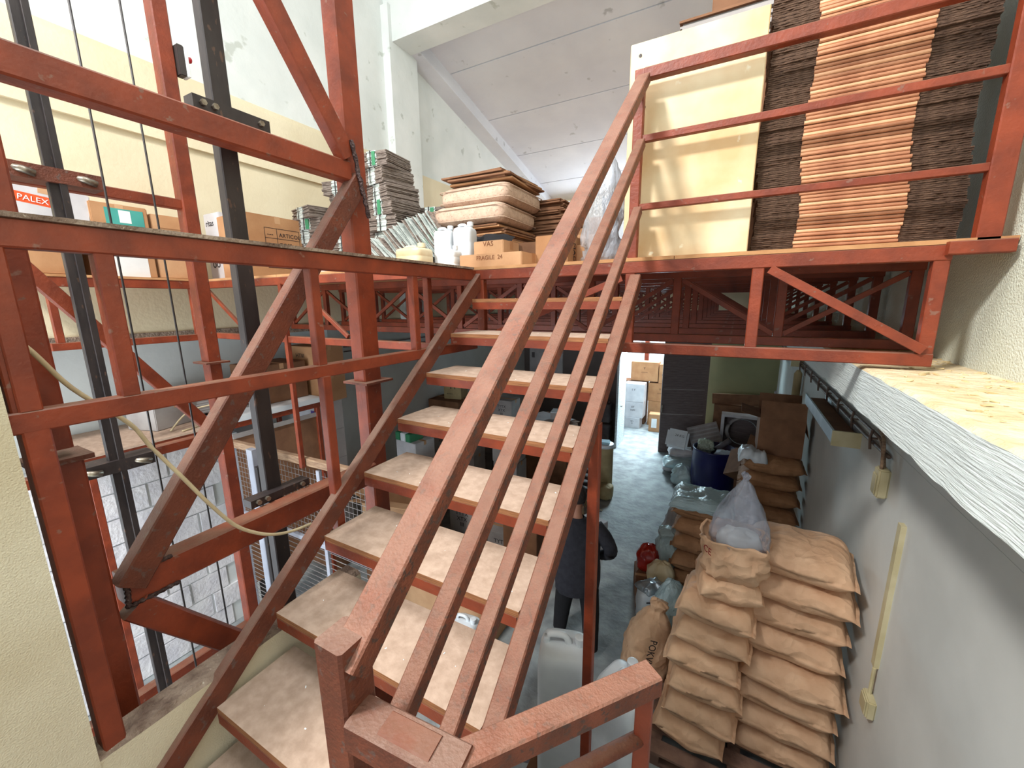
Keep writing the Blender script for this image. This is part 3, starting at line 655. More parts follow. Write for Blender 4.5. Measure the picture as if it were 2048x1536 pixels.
fb = thing('printed_powder_bag', 'white printed bag with silver folded top and yellow panel on the aisle floor', 'bag', (-0.56, 4.30, 0), 0.5)
blob_bag('bag_body', '', (0,0,0), [(0.12,0),(0.155,0.03),(0.165,0.2),(0.155,0.38),(0.12,0.42)], HDPE, 6, 1.05, 0.75, 0.05, parent=fb)
blob_bag('silver_top', '', (0,0,0.39), [(0.14,0),(0.16,0.02),(0.13,0.07),(0.04,0.10)], ALU, 10, 1.05, 0.75, 0.3, parent=fb)
boxobj('yellow_panel', (-0.10, 0.10, -0.136, -0.128, 0.06, 0.16), mat('yellow_print', (206, 198, 60)), fb)
for zz in (0.22, 0.27, 0.32): boxobj('print_line', (-0.11, 0.09, -0.136, -0.128, zz, zz+0.012), INK, fb)
blob_bag('clear_bag_low', 'low translucent bag squeezed between floor and near stack', (-0.34, 4.12, 0.0), [(0.1,0),(0.17,0.08),(0.16,0.5),(0.08,0.66),(0.02,0.7)], FILM3, 17, 1.0, 1.0, 0.2)
# rear right pile with open carton on top
for i in range(8):
    sack('brown paper sack, %s of the far stack by the right wall' % order[i], (0.55+random.uniform(-.015,.015), 5.75+random.uniform(-.03,.03), 0.0+i*0.215), random.uniform(-0.05, 0.05), (0.68, 0.55, 0.232), (i+1) % 5, M=SACKD, group='sacks in the far right stack')
carton('big open brown carton on top of the far right sack stack', (0.60, 5.85, 1.735), (0.46, 0.50, 0.46), 0, KDARK, openf=1, flaps=((1,0,-1.35),(-1,0,0.25),(0,1,1.3),(0,-1,1.9)))
bm = B(); sheet(bm, 0.30, 0.34, 8, 0.07, 16, 0.5); o = obj('white_sack_cover', bm, HDPE, smooth=True, loc=(0.33, 5.58, 1.79)); o.modifiers.new('s', 'SOLIDIFY').thickness = 0.006
tag(o, 'white plastic sack draped on the far right sack stack', 'plastic sheet')

# ---------------------------------------------------------------- blue drum and clutter round it
dr = thing('blue_drum', 'navy blue plastic drum filled with rags and foam', 'drum', (-0.13, 8.20, 0))
bm = B(); lathe(bm, [(0.34,0),(0.365,0.03),(0.385,0.3),(0.385,0.6),(0.37,0.80),(0.38,0.84),(0.38,0.86),(0.355,0.86),(0.35,0.70),(0.02,0.70)], 40); obj('drum_shell', bm, BLUEP, dr, True)
blob_bag('foam_scraps', 'pale green foam scraps heaped in the blue drum', (-0.30, 8.30, 0.71), [(0.10,0),(0.15,0.08),(0.13,0.20),(0.05,0.26)], mat('pale_green_foam', (196, 206, 190), (150, 160, 140), 0.9, 30, 1.0, 60), 4, 1, 1, 0.35)
blob_bag('white_bag_in_drum', 'smooth white bag filling the right half of the blue drum', (0.04, 8.04, 0.71), [(0.12,0),(0.17,0.06),(0.14,0.15),(0.05,0.18)], mat('blue_white_plastic', (190, 206, 220), rough=0.5), 9, 1.0, 0.8, 0.1)
bm = B(); tube(bm, [(-0.16, 8.42, 0.72), (0.10, 8.33, 1.0)], 0.05, 12); tag(obj('grey_roll', bm, DARKCAN, smooth=True), 'dark rolled tube sticking out of the blue drum', 'roll')
random.seed(5)
for i, (x, y, z, w_, d_, M, lab) in enumerate(((-0.85, 8.9, 0.0, 0.55, 0.5, WBOX, 'bottom sheaf of crumpled plastic left of the blue drum'), (-0.80, 8.7, 0.16, 0.6, 0.5, FILM3, 'turquoise plastic bundle on the pile left of the drum'), (-0.78, 8.95, 0.32, 0.5, 0.4, WBOX, 'folded white sacks on the pile left of the drum'))):
    sack(lab, (x, y, z), random.uniform(-.4, .4), (w_, d_, 0.2), 30+i, M=M, name='plastic_bundle', wr=2.5, flap=0.03)
blob_bag('bubble_bag', 'shiny clear bag on the floor at the left foot of the drum', (-0.66, 8.25, 0), [(0.14,0),(0.2,0.06),(0.2,0.22),(0.12,0.36),(0.03,0.4)], FILM3, 14, 1.0, 0.8, 0.3)
jl = thing('flattened_white_can', 'square white plastic container tilted on the pile before the door', 'container', (-0.86, 8.95, 0.68), rot=(1.15, 0.05, -0.1))
boxobj('container_body', (-0.22, 0.22, -0.2, 0.2, 0, 0.12), HDPE, jl, 0.04); text('24 KG', 0.07, (-0.05, 0.05, 0.121), (0,0,0), INK, jl)
gb = boxobj('ribbed_panel', (-0.3, 0.3, 0, 0.02, 0, 0.42), LINE); gb.location = (-0.30, 9.1, 0.62); gb.rotation_euler = (-0.4, -0.35, 0.1); tag(gb, 'grey ribbed panel leaning between drum and white-framed unit', 'panel')
for i in range(5): boxobj('rib', (-0.28, 0.28, -0.008, -0.0005, 0.04+i*0.08, 0.07+i*0.08), GBOX, gb)
fu = thing('fan_unit', 'white-framed ventilation unit with round fan guard standing by the far wall', 'fan', (-0.08, 9.30, 0.0), 0)
bm = B()
for d in ((0,0.06,0,0.25,0,1.25),(0.76,0.82,0,0.25,0,1.25),(0.06,0.76,0,0.25,1.2,1.25),(0.06,0.76,0,0.25,0,0.06),(0.06,0.76,0,0.03,0.52,0.56)): box(bm, *d)
obj('frame', bm, WBOX, fu); boxobj('back_panel', (0.06, 0.76, 0.2, 0.24, 0.06, 1.2), DOORW, fu)
bm = B()
for r in (0.27,): tube(bm, [(0.41+r*math.cos(a*math.pi/12), 0.05, 0.9+r*math.sin(a*math.pi/12)) for a in range(25)], 0.008, 6)
obj('fan_guard', bm, ALU, fu)
bm = B(); tube(bm, [(0.41+0.29*math.cos(a*math.pi/16), 0.06, 0.9+0.29*math.sin(a*math.pi/16)) for a in range(9, 20)], 0.035, 8); obj('fan_shroud', bm, GBOX, fu, True)
carton('tilted empty brown carton lying behind the drum', (0.28, 7.35, 0.86), (0.46, 0.45, 0.42), 0.3, KDARK, openf=1, rot=(1.0, 0.45, 0.3), flaps=((1,0,0.2),(0,1,0.1)))
carton('closed brown carton under the tilted empty one', (0.50, 7.5, 0), (0.50, 0.60, 0.76), 0.1, KDARK)
for i, (x, w_, h_, a) in enumerate(((0.86, 0.03, 1.75, -0.05), (0.78, 0.02, 1.55, -0.12))):
    o = boxobj('leaning_board', (-w_/2, w_/2, -0.45, 0.45, 0, h_), DOORW if i == 0 else WBOX); o.location = (x-0.06, 9.3-0.1*i, 0.0); o.rotation_euler = (0, 0.03+0.02*i, 0)
    tag(o, ['dark board leaning on the right wall near the far corner', 'pale curved-edge board leaning before the dark board'][i], 'board')
o = boxobj('cardboard_scrap', (-0.5, 0.5, -0.01, 0.01, 0, 0.25), KDARK); o.location = (0.2, 10.1, 1.30); o.rotation_euler = (0.2, -0.05, 0); tag(o, 'torn cardboard strip standing behind the fan unit', 'cardboard'); 
carton('flat kraft carton behind the fan unit under the torn strip', (0.25, 10.12, 0), (1.0, 0.35, 1.29), 0, KDARK)

# door leaf
dl = thing('door_2', 'dark brown timber door leaf standing open beside the doorway', 'door', (-1.37, 9.86, 0)); dl['kind'] = 'structure'
del dl['category']
bm = B(); box(bm, 0, 1.0, 0, 0.05, 0.01, 2.9); dlo = obj('leaf', bm, DOORW, dl); dl.rotation_euler = (0, 0, 0.30)
for z in (0.95, 1.55, 2.42): boxobj('rail_strip', (0.03, 0.93, -0.008, -0.0005, z, z+0.02), LINE, dl)
for i in range(24): boxobj('panel_board', (0.04, 0.92, -0.006, -0.0005, 1.0+i*0.058, 1.0+i*0.058+0.05), DOORW, dl) if i < 9 or i > 9 and i < 24 and not (1.53 < 1.0+i*0.058+0.05 < 1.62) else None
bm = B(); tube(bm, smooth_path([(0.04,-0.005,1.0),(0.02,-0.05,1.03),(0.02,-0.05,1.15),(0.04,-0.005,1.18)]), 0.012, 8); obj('handle', bm, GALV, dl, True)
o = structure('door_1', (-2.38, -2.33, YF-0.75, YF, 0, 2.9), YARDW); bm = B(); tube(bm, [(-2.30, 9.78, 1.05), (-2.27, 9.78, 1.05), (-2.27, 9.9, 1.05)], 0.012, 8); obj('door_handle', bm, GALV, o)
# cartons in the yard doorway
def marked(label, loc, size, M, ink, lines, rotz=0, group=None, tape=True, sz=None):
    L_, W_, H_ = size
    t = carton(label, loc, size, rotz, M, group, tape=tape)
    for i, s in enumerate(lines): text(s, sz or H_*0.17, (0, -W_/2-0.0015, H_*(0.62-0.2*i)), FY, ink, t, align='CENTER')
    return t
G = 'cartons stacked in the yard doorway'
marked('white square carton with small feet marks at the bottom left of the doorway stack', (-2.36, 11.70, 0), (0.42, 0.40, 0.30), WBOX, INK, ['7871', 'III'], group=G)
marked('lower white carton with upright symbols in the doorway stack', (-2.36, 11.75, 0.33-0.028), (0.56, 0.42, 0.46), WBOX, INK, ['IIT', 'HIM'], group=G)
marked('upper white carton with a dark vertical bar in the doorway stack', (-2.36, 11.75, 0.764), (0.56, 0.42, 0.52), WBOX, INK, ['I Y'], group=G)
marked('wide brown carton at the top left of the doorway stack', (-2.18, 12.22, 1.30), (0.76, 0.40, 0.55), KRAFT, INK, ['Y', '------'], group=G)
marked('narrow brown carton at the top right of the doorway stack', (-1.58, 12.22, 1.26), (0.40, 0.40, 0.55), KRAFT, INK, ['YYCH', 'HXTYX', 'III'], group=G, sz=0.07)
marked('brown carton with dark bar in the middle right of the doorway stack', (-1.72, 12.22, 0.735), (0.66, 0.42, 0.52), KRAFT, INK, ['Y', '-----'], group=G)
marked('brown carton in shade low in the doorway stack', (-1.68, 12.22, 0.0), (0.70, 0.42, 0.73), KRAFT, INK, ['', '-----'], group=G)
c_ = carton('small brown carton with a white paper label on the floor of the doorway stack', (-1.70, 11.55, 0), (0.38, 0.30, 0.50), 0.08, KRAFT, G)
boxobj('paper_label', (-0.12, 0.02, -0.153, -0.1505, 0.12, 0.38), WHITEP, c_)
carton('long brown carton under the white boxes in the doorway', (-2.46, 12.22, 0), (0.70, 0.42, 1.28), 0, KDARK, G)

# ---------------------------------------------------------------- near jerrycans, and the white jug under the stairs
jerrycan('tall white jerrycan beside the stair support post', (-0.72, 1.93, 0.72), (0.30, 0.28, 0.98), 0.3, HDPE)
jerrycan('white jerrycan with round cap behind the landing railing', (-0.37, 1.92, 0.619), (0.28, 0.26, 1.02), 1.2, HDPE)
cr = carton('brown carton standing under the two white jerrycans', (-0.56, 1.94, 0), (0.78, 0.5, 0.618), 0, KDARK, tape=False)
jerrycan('tall white jug on the floor beside the big pale carton under the stairs', (-1.98, 2.68, 0), (0.26, 0.22, 0.72), 0.1, HDPE)
carton('big pale carton lying below the lower stair treads', (-2.55, 3.28, 0), (1.15, 0.62, 0.86), 0.0, KRAFT2)
carton('open brown carton with folded flaps seen between the middle treads', (-3.62, 3.60, 0.80), (0.80, 0.55, 0.40), 0.2, KRAFT2, openf=1, flaps=((1,0,0.5),(-1,0,0.3),(0,1,1.0),(0,-1,0.3)))
carton('brown carton supporting the open one under the stairs', (-3.62, 3.60, 0), (0.82, 0.58, 0.798), 0.2, KDARK)

# ---------------------------------------------------------------- stacked cartons along the left of the lower hall
random.seed(21)
G = 'grey-white marked cartons stacked in the lower hall'
def stack(x, y, n, size, M, rz=0, lab='', z0=0, jit=0.02, lines=('TYTX', 'XTX', 'III'), g=G):
    names = ['bottom'] + ['level %s' % s for s in ('two', 'three', 'four', 'five', 'six')]
    for i in range(n):
        marked('%s, %s' % (lab, 'topmost of its pile' if i == n-1 else ('lowest of its pile' if i == 0 else '%s from the floor' % ['', 'second', 'third', 'fourth', 'fifth', 'sixth'][i])), (x+random.uniform(-jit,jit), y+random.uniform(-jit,jit), z0+i*(size[2]+0.0025)), size, M, INK, lines, rz+random.uniform(-.03,.03), g, sz=size[2]*0.2)
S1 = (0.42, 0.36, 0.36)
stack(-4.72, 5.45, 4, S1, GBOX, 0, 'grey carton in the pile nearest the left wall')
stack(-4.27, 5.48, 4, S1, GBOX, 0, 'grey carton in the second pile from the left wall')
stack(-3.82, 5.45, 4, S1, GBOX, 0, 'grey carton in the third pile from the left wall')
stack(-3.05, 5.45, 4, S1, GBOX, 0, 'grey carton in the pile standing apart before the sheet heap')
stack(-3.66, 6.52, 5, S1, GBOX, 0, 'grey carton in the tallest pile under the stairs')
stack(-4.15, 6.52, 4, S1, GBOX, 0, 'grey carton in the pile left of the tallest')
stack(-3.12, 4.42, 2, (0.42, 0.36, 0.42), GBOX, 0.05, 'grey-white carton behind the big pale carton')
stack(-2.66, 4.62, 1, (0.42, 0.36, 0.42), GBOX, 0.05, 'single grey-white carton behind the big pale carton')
carton('brown carton left of the walking person', (-2.20, 4.42, 0), (0.50, 0.42, 0.76), -0.05, KDARK)
carton('low brown carton behind the one left of the person', (-2.55, 5.2, 0), (0.46, 0.40, 0.70), 0.05, KDARK)
carton('long brown carton under the sheet heap by the aisle', (-2.93, 6.80, 0), (0.95, 0.60, 1.33), 0, KDARK)
carton('cream carton with dark emblem by the left wall', (-4.72, 6.35, 1.76), (0.36, 0.34, 0.42), 0.2, FIBER, marks=[('M', 0.16, -0.05, 0.2, INK), ('----', 0.1, -0.12, 0.08, INK)])
carton('brown carton under the cream emblem carton', (-4.78, 6.3, 0), (0.72, 0.6, 1.758), 0, KDARK)
cw = carton('white carton with plain lid seen under the fifth tread', (-4.30, 4.66, 1.172), (0.44, 0.40, 0.32), -0.1, WBOX)
carton('brown carton beneath the plain white carton', (-4.30, 4.66, 0), (0.5, 0.48, 1.17), -0.1, KDARK)
gc = thing('green_crate', 'small green and white crate of bottles on the plain white carton', 'crate', (-4.36, 4.60, 1.495), -0.1)
for i in range(3): boxobj('pack', (-0.17+i*0.115, -0.065+i*0.115, -0.14, 0.14, 0, 0.13), GREENP if i != 1 else HDPE, gc, 0.008)
bm = B(); tube(bm, smooth_path([(-0.14,0,0.13),(-0.07,0,0.22),(0.06,0,0.22),(0.13,0,0.13)]), 0.01, 8); obj('handle', bm, DARKBOX, gc, True)
# loose sheets by far piles
random.seed(9)
for i in range(7):
    o = boxobj('loose_cardboard_sheet', (-0.38, 0.38, -0.28, 0.28, 0, 0.008), KDARK if i % 3 else WBOX); o.location = (-2.80+random.uniform(-.1,.1), 6.66+random.uniform(-.1,.1), 1.345+i*0.026); o.rotation_euler = (random.uniform(-.02,.02), random.uniform(-.02,.02), random.uniform(-.5,.5))
    tag(o, 'loose %s cardboard sheet in the slumped heap near the aisle' % ('brown' if i % 3 else 'white'), 'cardboard', 'loose sheets on the aisle pile')
bx = carton('small carton with pale blue lid on the loose sheets', (-2.62, 6.60, 1.54), (0.30, 0.26, 0.12), 0.2, GBOX); boxobj('lid', (-0.152, 0.152, -0.132, 0.132, 0.121, 0.135), HDPE, bx)
blob_bag('crumpled_clear_bag', 'crumpled pale bag on the low grey pile under the stairs', (-2.55, 5.2, 0.703), [(0.12,0),(0.18,0.03),(0.14,0.10),(0.04,0.13)], FILM3, 22, 1, 1, 0.3)
# grey and white panels by far wall
fc = thing('white_cupboard', 'white wall cupboard door with small grey latch on the far wall', 'cupboard', (-4.55, YF-0.03, 1.6))
boxobj('door', (-0.5, 0.5, -0.04, 0.02, 0, 1.6), WBOX, fc, 0.005); boxobj('latch', (-0.42, -0.34, -0.06, -0.042, 0.45, 0.6), DARKCAN, fc)
for i, (x, y) in enumerate(((-2.78, 10.05), )):
    for k in range(2): jerrycan('dark grey jerrycan, %s of two stacked left of the doorway' % ('upper' if k else 'lower'), (x, y, 0.005+k*0.54), (0.40, 0.30, 0.53), 0.0, DARKCAN, 'dark jerrycans by the doorway')
fd = thing('fibre_drum', 'tall tan fibre drum with a pale lid beside the aisle', 'drum', (-1.98, 7.25, 0))
bm = B(); lathe(bm, [(0.17,0),(0.175,0.02),(0.175,0.92),(0.17,0.93)], 32); obj('drum_body', bm, FIBER, fd, True)
bm = B(); lathe(bm, [(0.183,0.90),(0.183,0.955),(0.17,0.962),(0.02,0.962)], 32); obj('lid', bm, HDPE, fd, True)
o = boxobj('folded_blue_cloth', (-0.13, 0.13, -0.10, 0.10, 0, 0.04), mat('pale_blue_cloth', (170, 206, 220)), None, 0.015); o.location = (-2.0, 7.25, 0.963); o.rotation_euler = (0, 0, 0.2); tag(o, 'pale blue folded cloth on the fibre drum lid', 'cloth')
wb = blob_bag('wrapped_bundle', 'tape-wrapped beige bundle on the floor before the fibre drum', (-1.86, 6.98, 0), [(0.11,0),(0.14,0.03),(0.15,0.14),(0.13,0.24),(0.05,0.27)], FIBER, 31, 1, 1, 0.1)
sr = thing('slatted_rack', 'black slatted rack with a white side beside the fibre drum', 'rack', (-2.28, 7.05, 0))
boxobj('side_board', (0.10, 0.13, -0.12, 0.12, 0, 0.92), HDPE, sr)
for i in range(7): boxobj('shelf', (-0.12, 0.098, -0.12, 0.12, 0.04+i*0.13, 0.08+i*0.13), DARKBOX, sr)
boxobj('top_sheet', (-0.15, 0.13, -0.13, 0.13, 0.921, 0.935), HDPE, sr)
bm = B(); random.seed(4)
for k in range(4): tube(bm, smooth_path([(-2.1+random.uniform(-.1,.1), 6.85, 0.5-0.1*k), (-1.95, 6.78, 0.45-.05*k), (-1.92, 6.72, 0.2), (-2.1, 6.6, 0.03), (-1.75-0.1*k, 6.45, 0.015)]), 0.008, 6)
tag(obj('cable_tangle', bm, CORD, smooth=True), 'tangle of pale cables spilling from the slatted rack', 'cable')
carton('white topped carton on the floor behind the person', (-1.62, 5.35, 0), (0.36, 0.36, 0.42), -0.35, WBOX)
carton('low brown carton with folded lid far left of the person', (-2.0, 5.75, 0), (0.2, 0.4, 0.3), 0.1, KRAFT2)
o = boxobj('metal_floor_plate', (-0.28, 0.28, -0.2, 0.2, 0.0, 0.006), DARKCAN); o.location = (-1.02, 2.55, 0.0); o.rotation_euler = (0, 0, 0.3); tag(o, 'dark square sheet lying flat on the floor under the stairs', 'sheet')

# ---------------------------------------------------------------- left side: shelf rack, brown panel, labelled cartons, cage
rk = thing('storage_rack', 'red framed shelf with white top against the left lower wall', 'rack', (-4.8, 2.15, 0))
barobj('front_beam', (0.42, -1.15, 2.40), (0.42, 0.95, 2.40), 0.05, 0.06, RED, rk); barobj('back_beam', (-0.38, -1.15, 2.40), (-0.38, 0.95, 2.40), 0.05, 0.06, RED, rk)
for y in (-1.1, 0.92):
    for x in (0.42, -0.38): barobj('leg', (x, y, 0), (x, y, 2.37), 0.05, 0.05, RED, rk, (0,1,0))
    barobj('end_beam', (-0.36, y, 2.40), (0.40, y, 2.40), 0.05, 0.05, RED, rk)
boxobj('shelf_board', (-0.42, 0.46, -1.15, 0.0, 2.432, 2.45), PLY, rk); boxobj('shelf_board', (-0.42, 0.46, 0.005, 0.98, 2.432, 2.49), HDPE, rk)
boxobj('front_panel', (0.40, 0.415, -0.05, 0.90, 0.6, 2.30), KDARK, rk); boxobj('panel_trim', (0.416, 0.43, -0.05, 0.90, 2.26, 2.31), GBOX, rk)
carton('brown flattened-looking carton lying on the left shelf', (-4.80, 2.80, 2.492), (0.5, 0.6, 0.44), 0, KDARK)
carton('white torn carton on the near end of the left shelf', (-4.85, 1.75, 2.452), (0.34, 0.42, 0.24), 0.3, GBOX)
bm = B(); tube(bm, smooth_path([(-4.5,1.65,2.46),(-4.55,1.85,2.6),(-4.45,2.1,2.62),(-4.5,2.0,2.47),(-4.4,1.7,2.46)]), 0.008, 6)
tag(obj('wire_loop', bm, CORD, smooth=True), 'looped pale wire lying on the left shelf', 'wire')
bm = B(); tube(bm, smooth_path([(-4.62,2.2,2.5),(-4.6,2.35,2.66),(-4.5,2.5,2.66),(-4.45,2.42,2.51)]), 0.014, 8)
tag(obj('black_hose_loop', bm, DARKBOX, smooth=True), 'black hose loop on the left shelf by the white board', 'hose')
pb_ = thing('water_bottle', 'clear water bottle with blue label lying on the left shelf', 'bottle', (-4.42, 1.98, 2.50), rot=(0, math.pi/2, 0.4))
bm = B(); lathe(bm, [(0.03,-0.1),(0.035,-0.09),(0.035,0.05),(0.013,0.1),(0.013,0.12)], 16); obj('bottle_body', bm, FILM, pb_, True)
bm = B(); lathe(bm, [(0.0356,-0.04),(0.0356,0.03)], 16); obj('bottle_label', bm, mat('blue_label', (90,130,190)), pb_, True)
random.seed(2)
bl = thing('blue_white_box', 'small box striped blue and white on the left shelf', 'box', (-4.45, 2.42, 2.492)); boxobj('box_body', (-0.04, 0.04, -0.06, 0.06, 0, 0.1), HDPE, bl)
for i in range(3): boxobj('blue_stripe', (0.0405, 0.0415, -0.06, 0.06, 0.01+i*0.03, 0.025+i*0.03), mat('blue_stripe', (60,100,170)), bl)
for i in range(20):
    o = boxobj('printed_carton_blank', (-0.2, 0.2, -0.35, 0.35, 0, 0.012), WBOX if i % 2 else GBOX); o.location = (-4.95, 2.1+random.uniform(-.02,.02), 2.70+i*0.0125 if False else 2.50+i*0.0125); o.rotation_euler = (0, 0, random.uniform(-.04,.04))
    tag(o, 'pale flattened carton blank piled at the back of the left shelf', 'cardboard', 'carton blanks on the left shelf')
for i in range(5):
    t = carton('white carton with purple label, %s of the column beyond the rack' % ['lowest', 'second from bottom', 'middle', 'second from top', 'topmost'][i], (-4.75, 3.38, 0.35+i*0.402), (0.42, 0.36, 0.40), 0.02, WBOX, 'white cartons with purple labels', tape=False)
    boxobj('purple_label', (0.2105, 0.212, -0.09, 0.0, 0.1, 0.3), PURPLE, t); boxobj('purple_label', (0.05, 0.16, -0.1815, -0.1805, 0.1, 0.3), PURPLE, t)
carton('brown carton beneath the white labelled column', (-4.75, 3.38, 0), (0.5, 0.4, 0.348), 0, KDARK)
for i in range(2):
    marked('large brown carton, %s of two beyond the rack top' % ('upper' if i else 'lower'), (-4.72, 3.36, 2.365+i*0.362), (0.52, 0.44, 0.36), KRAFT, INK, ['HTIII'], 0.1, 'two brown cartons on the white column', sz=0.07)
for i, y in enumerate((4.5, 5.2)):
    pass
# conduit on left lower wall
bm = B(); tube(bm, [(-5.22, 3.7, 2.95), (-5.22, 8.0, 2.95)], 0.012, 6); tube(bm, [(-5.22, 3.7, 2.88), (-5.22, 8.0, 2.85)], 0.010, 6)
tag(obj('wall_cable_run', bm, DARKCAN, smooth=True), 'pair of dark cables running along the left lower wall', 'cable')
# cage / gate behind hoist
cg = thing('mesh_gate', 'mesh screen with timber top beam behind the hoist shaft', 'screen', (-3.2, 2.0, 0))
bm = B(); bar(bm, (-1.0, 0, 2.28), (1.2, 0, 2.33), 0.05, 0.065); obj('top_beam', bm, WOOD, cg)
for x in (-0.98, -0.35, 0.28, 0.95): barobj('mesh_post', (x, 0.0, 0), (x, 0.0, 2.25), 0.04, 0.03, GREYFR, cg, (0,1,0))
barobj('mesh_rail', (-0.96, 0.0, 1.55), (0.93, 0.0, 1.55), 0.04, 0.04, GREYFR, cg); barobj('mesh_rail', (-0.96, 0.0, 0.2), (0.93, 0.0, 0.2), 0.04, 0.04, GREYFR, cg)
bm = B()
for i in range(26): bar(bm, (-0.96, 0.0, 0.25+i*0.05), (0.93, 0.0, 0.25+i*0.05), 0.005, 0.005)
for i in range(38): bar(bm, (-0.95+i*0.05, 0.006, 1.57), (-0.95+i*0.05, 0.006, 2.24), 0.003, 0.003)
for i in range(13): bar(bm, (-0.96, 0.006, 1.6+i*0.05), (0.93, 0.006, 1.6+i*0.05), 0.003, 0.003)
o = obj('wire_mesh', bm, GREYMESH, cg); o['kind'] = 'stuff'
bw = bpy.data.objects.new('wall_shaft', None); C.objects.link(bw); bw['kind'] = 'structure'
random.seed(77)
boxobj('mortar', (-5.25, -4.80, 0.2, 2.35, 0, 2.2), LOWLEFT, bw)
for r in range(9):
    for c in range(6):
        y = 0.25+c*0.36+(0.18 if r % 2 else 0); 
        if y+0.34 > 2.34: continue
        b_ = random.uniform(0.012, 0.03); boxobj('block', (-4.80, -4.80+b_, y, y+0.335, 0.01+r*0.243, 0.01+r*0.243+0.228), WBLOCK, bw)
# white pipes in the shaft
pp = thing('shaft_pipes', 'lilac-white painted pipe and channel standing behind the hoist tower', 'pipe', (-3.45, 1.78, 0))
barobj('channel', (0, 0, 0), (0, 0, 2.42), 0.08, 0.05, GREYFR, pp, (0,1,0)); barobj('channel', (0.12, -0.03, 0), (0.12, -0.03, 2.3), 0.04, 0.04, BLACK, pp, (0,1,0))

# ---------------------------------------------------------------- fixtures on right wall
fx = thing('fluorescent_fixture', 'long white fluorescent batten housing on the right lower wall, nearest one', 'light fixture', (0.93, 4.6, 2.46))
bm = B()
pr = [(0,0),(-0.17,0.0),(-0.18,0.02),(-0.18,0.12),(-0.165,0.12),(-0.16,0.03),(-0.01,0.03),(-0.005,0.12),(0,0.12)]
ra = [bm.verts.new((x, -0.7, z)) for x, z in pr]; rb = [bm.verts.new((x, 0.75, z)) for x, z in pr]
for i in range(len(pr)): j = (i+1) % len(pr); bm.faces.new((ra[i], ra[j], rb[j], rb[i]))
bm.faces.new(ra[::-1]); bm.faces.new(rb); obj('housing', bm, ALU, fx)
boxobj('end_cap', (-0.182, 0, -0.72, -0.7005, 0, 0.122), YELL, fx)
boxobj('gear_tray', (-0.158, -0.012, -0.68, 0.73, 0.031, 0.085), KDARK, fx)
fx2 = thing('fluorescent_fixture', 'far cream batten housing on the right lower wall beyond the capped pipe', 'light fixture', (0.93, 7.6, 2.62))
boxobj('housing', (-0.15, 0, -0.4, 0.5, 0, 0.12), ALU, fx2); boxobj('end_cap', (-0.152, 0, -0.42, -0.401, 0, 0.122), YELL, fx2)
jb = thing('conduit_box', 'yellowed conduit terminal box on the right wall at the cable end', 'junction box', (0.93, 3.22, 2.36))
boxobj('box_body', (-0.06, 0, -0.05, 0.05, 0, 0.19), YELL, jb, 0.01); boxobj('box_lid', (-0.068, -0.0605, -0.035, 0.035, 0.02, 0.15), YELL, jb, 0.003)
bm = B(); tube(bm, smooth_path([(-0.03,0.0,0.19),(-0.035,0.05,0.30),(-0.02,0.2,0.33)]), 0.012, 8); tube(bm, smooth_path([(-0.045,-0.02,0.19),(-0.05,0.0,0.36),(-0.03,0.2,0.39)]), 0.010, 8); obj('cable_tail', bm, WOOD, jb, True)
jb2 = thing('wall_socket', 'small yellowed socket box low on the right wall', 'socket', (0.93, 2.80, 1.13))
boxobj('box_body', (-0.045, 0, -0.06, 0.06, 0, 0.12), YELL, jb2, 0.008); boxobj('cover', (-0.052, -0.046, -0.045, 0.045, 0.015, 0.105), YELL, jb2)
bm = B(); tube(bm, [(-0.02, 0.02, 0.12), (-0.02, 0.02, 0.30)], 0.01, 8); obj('entry_pipe', bm, YELL, jb2)
cn = boxobj('cable_channel', (0.905, 0.93, 2.82, 2.87, 1.43, 2.36), YELL); tag(cn, 'vertical cream cable channel dropping to the socket on the right wall', 'channel')
bm = B(); tube(bm, smooth_path([(0.91,3.2,2.63),(0.905,4,2.62),(0.905,6,2.625),(0.905,8,2.63),(0.905,10.3,2.64)]), 0.012, 8); tube(bm, smooth_path([(0.90,3.35,2.70),(0.905,5,2.69),(0.905,8,2.69),(0.905,10.3,2.69)]), 0.010, 8)
for i in range(13): 
    yk = 3.5+i*0.52; tube(bm, [(0.93, yk, 2.66), (0.895, yk, 2.66), (0.89, yk+0.02, 2.61)], 0.008, 6); tube(bm, [(0.89, yk, 2.58), (0.885, yk+0.02, 2.66), (0.89, yk, 2.72)], 0.009, 6)
tag(obj('conduit_run', bm, mat('brown_conduit', (116, 96, 84), (90, 70, 60), 0.6, 20), smooth=True), 'two brown conduits with clips running along the right lower wall', 'conduit')
bm = B(); lathe(bm, [(0.05,0),(0.05,0.5),(0.02,0.55)], 14, 0.86, 7.0); o = obj('capped_pipe', bm, FIBER, smooth=True); o.location = (0, 0, 2.05); tag(o, 'short tan capped pipe hanging on the right wall between the fixtures', 'pipe')
boxobj('groove', (0.928, 0.9295, -2.0, 10, 2.675, 2.685), LOWWALL).name = 'trim_11'
bpy.data.objects['trim_11']['kind'] = 'structure'

# ================================================================ ON THE DECK
DZ0 = 3.8215
# yellowed board behind the railing
bm = B(); box(bm, 0, 0.607, 0, 0.02, 0, 1.05); bmesh.ops.bevel(bm, geom=[e for e in bm.edges], offset=0.004, segments=1, affect='EDGES')
yb = obj('yellowed_board', bm, BOARD); yb.location = (-0.585, 2.375, DZ0); yb.rotation_euler = (0, 0, 0.0); tag(yb, 'large yellowed board standing behind the guard railing', 'board')
for x, z in ((0.05, 0.99), (0.55, 0.60), (0.57, 0.90), (0.08, 0.75)):
    bm = B(); tube(bm, [(x, -0.002, z), (x, 0.001, z)], 0.008, 10); obj('nail_hole', bm, DARKBOX, yb)
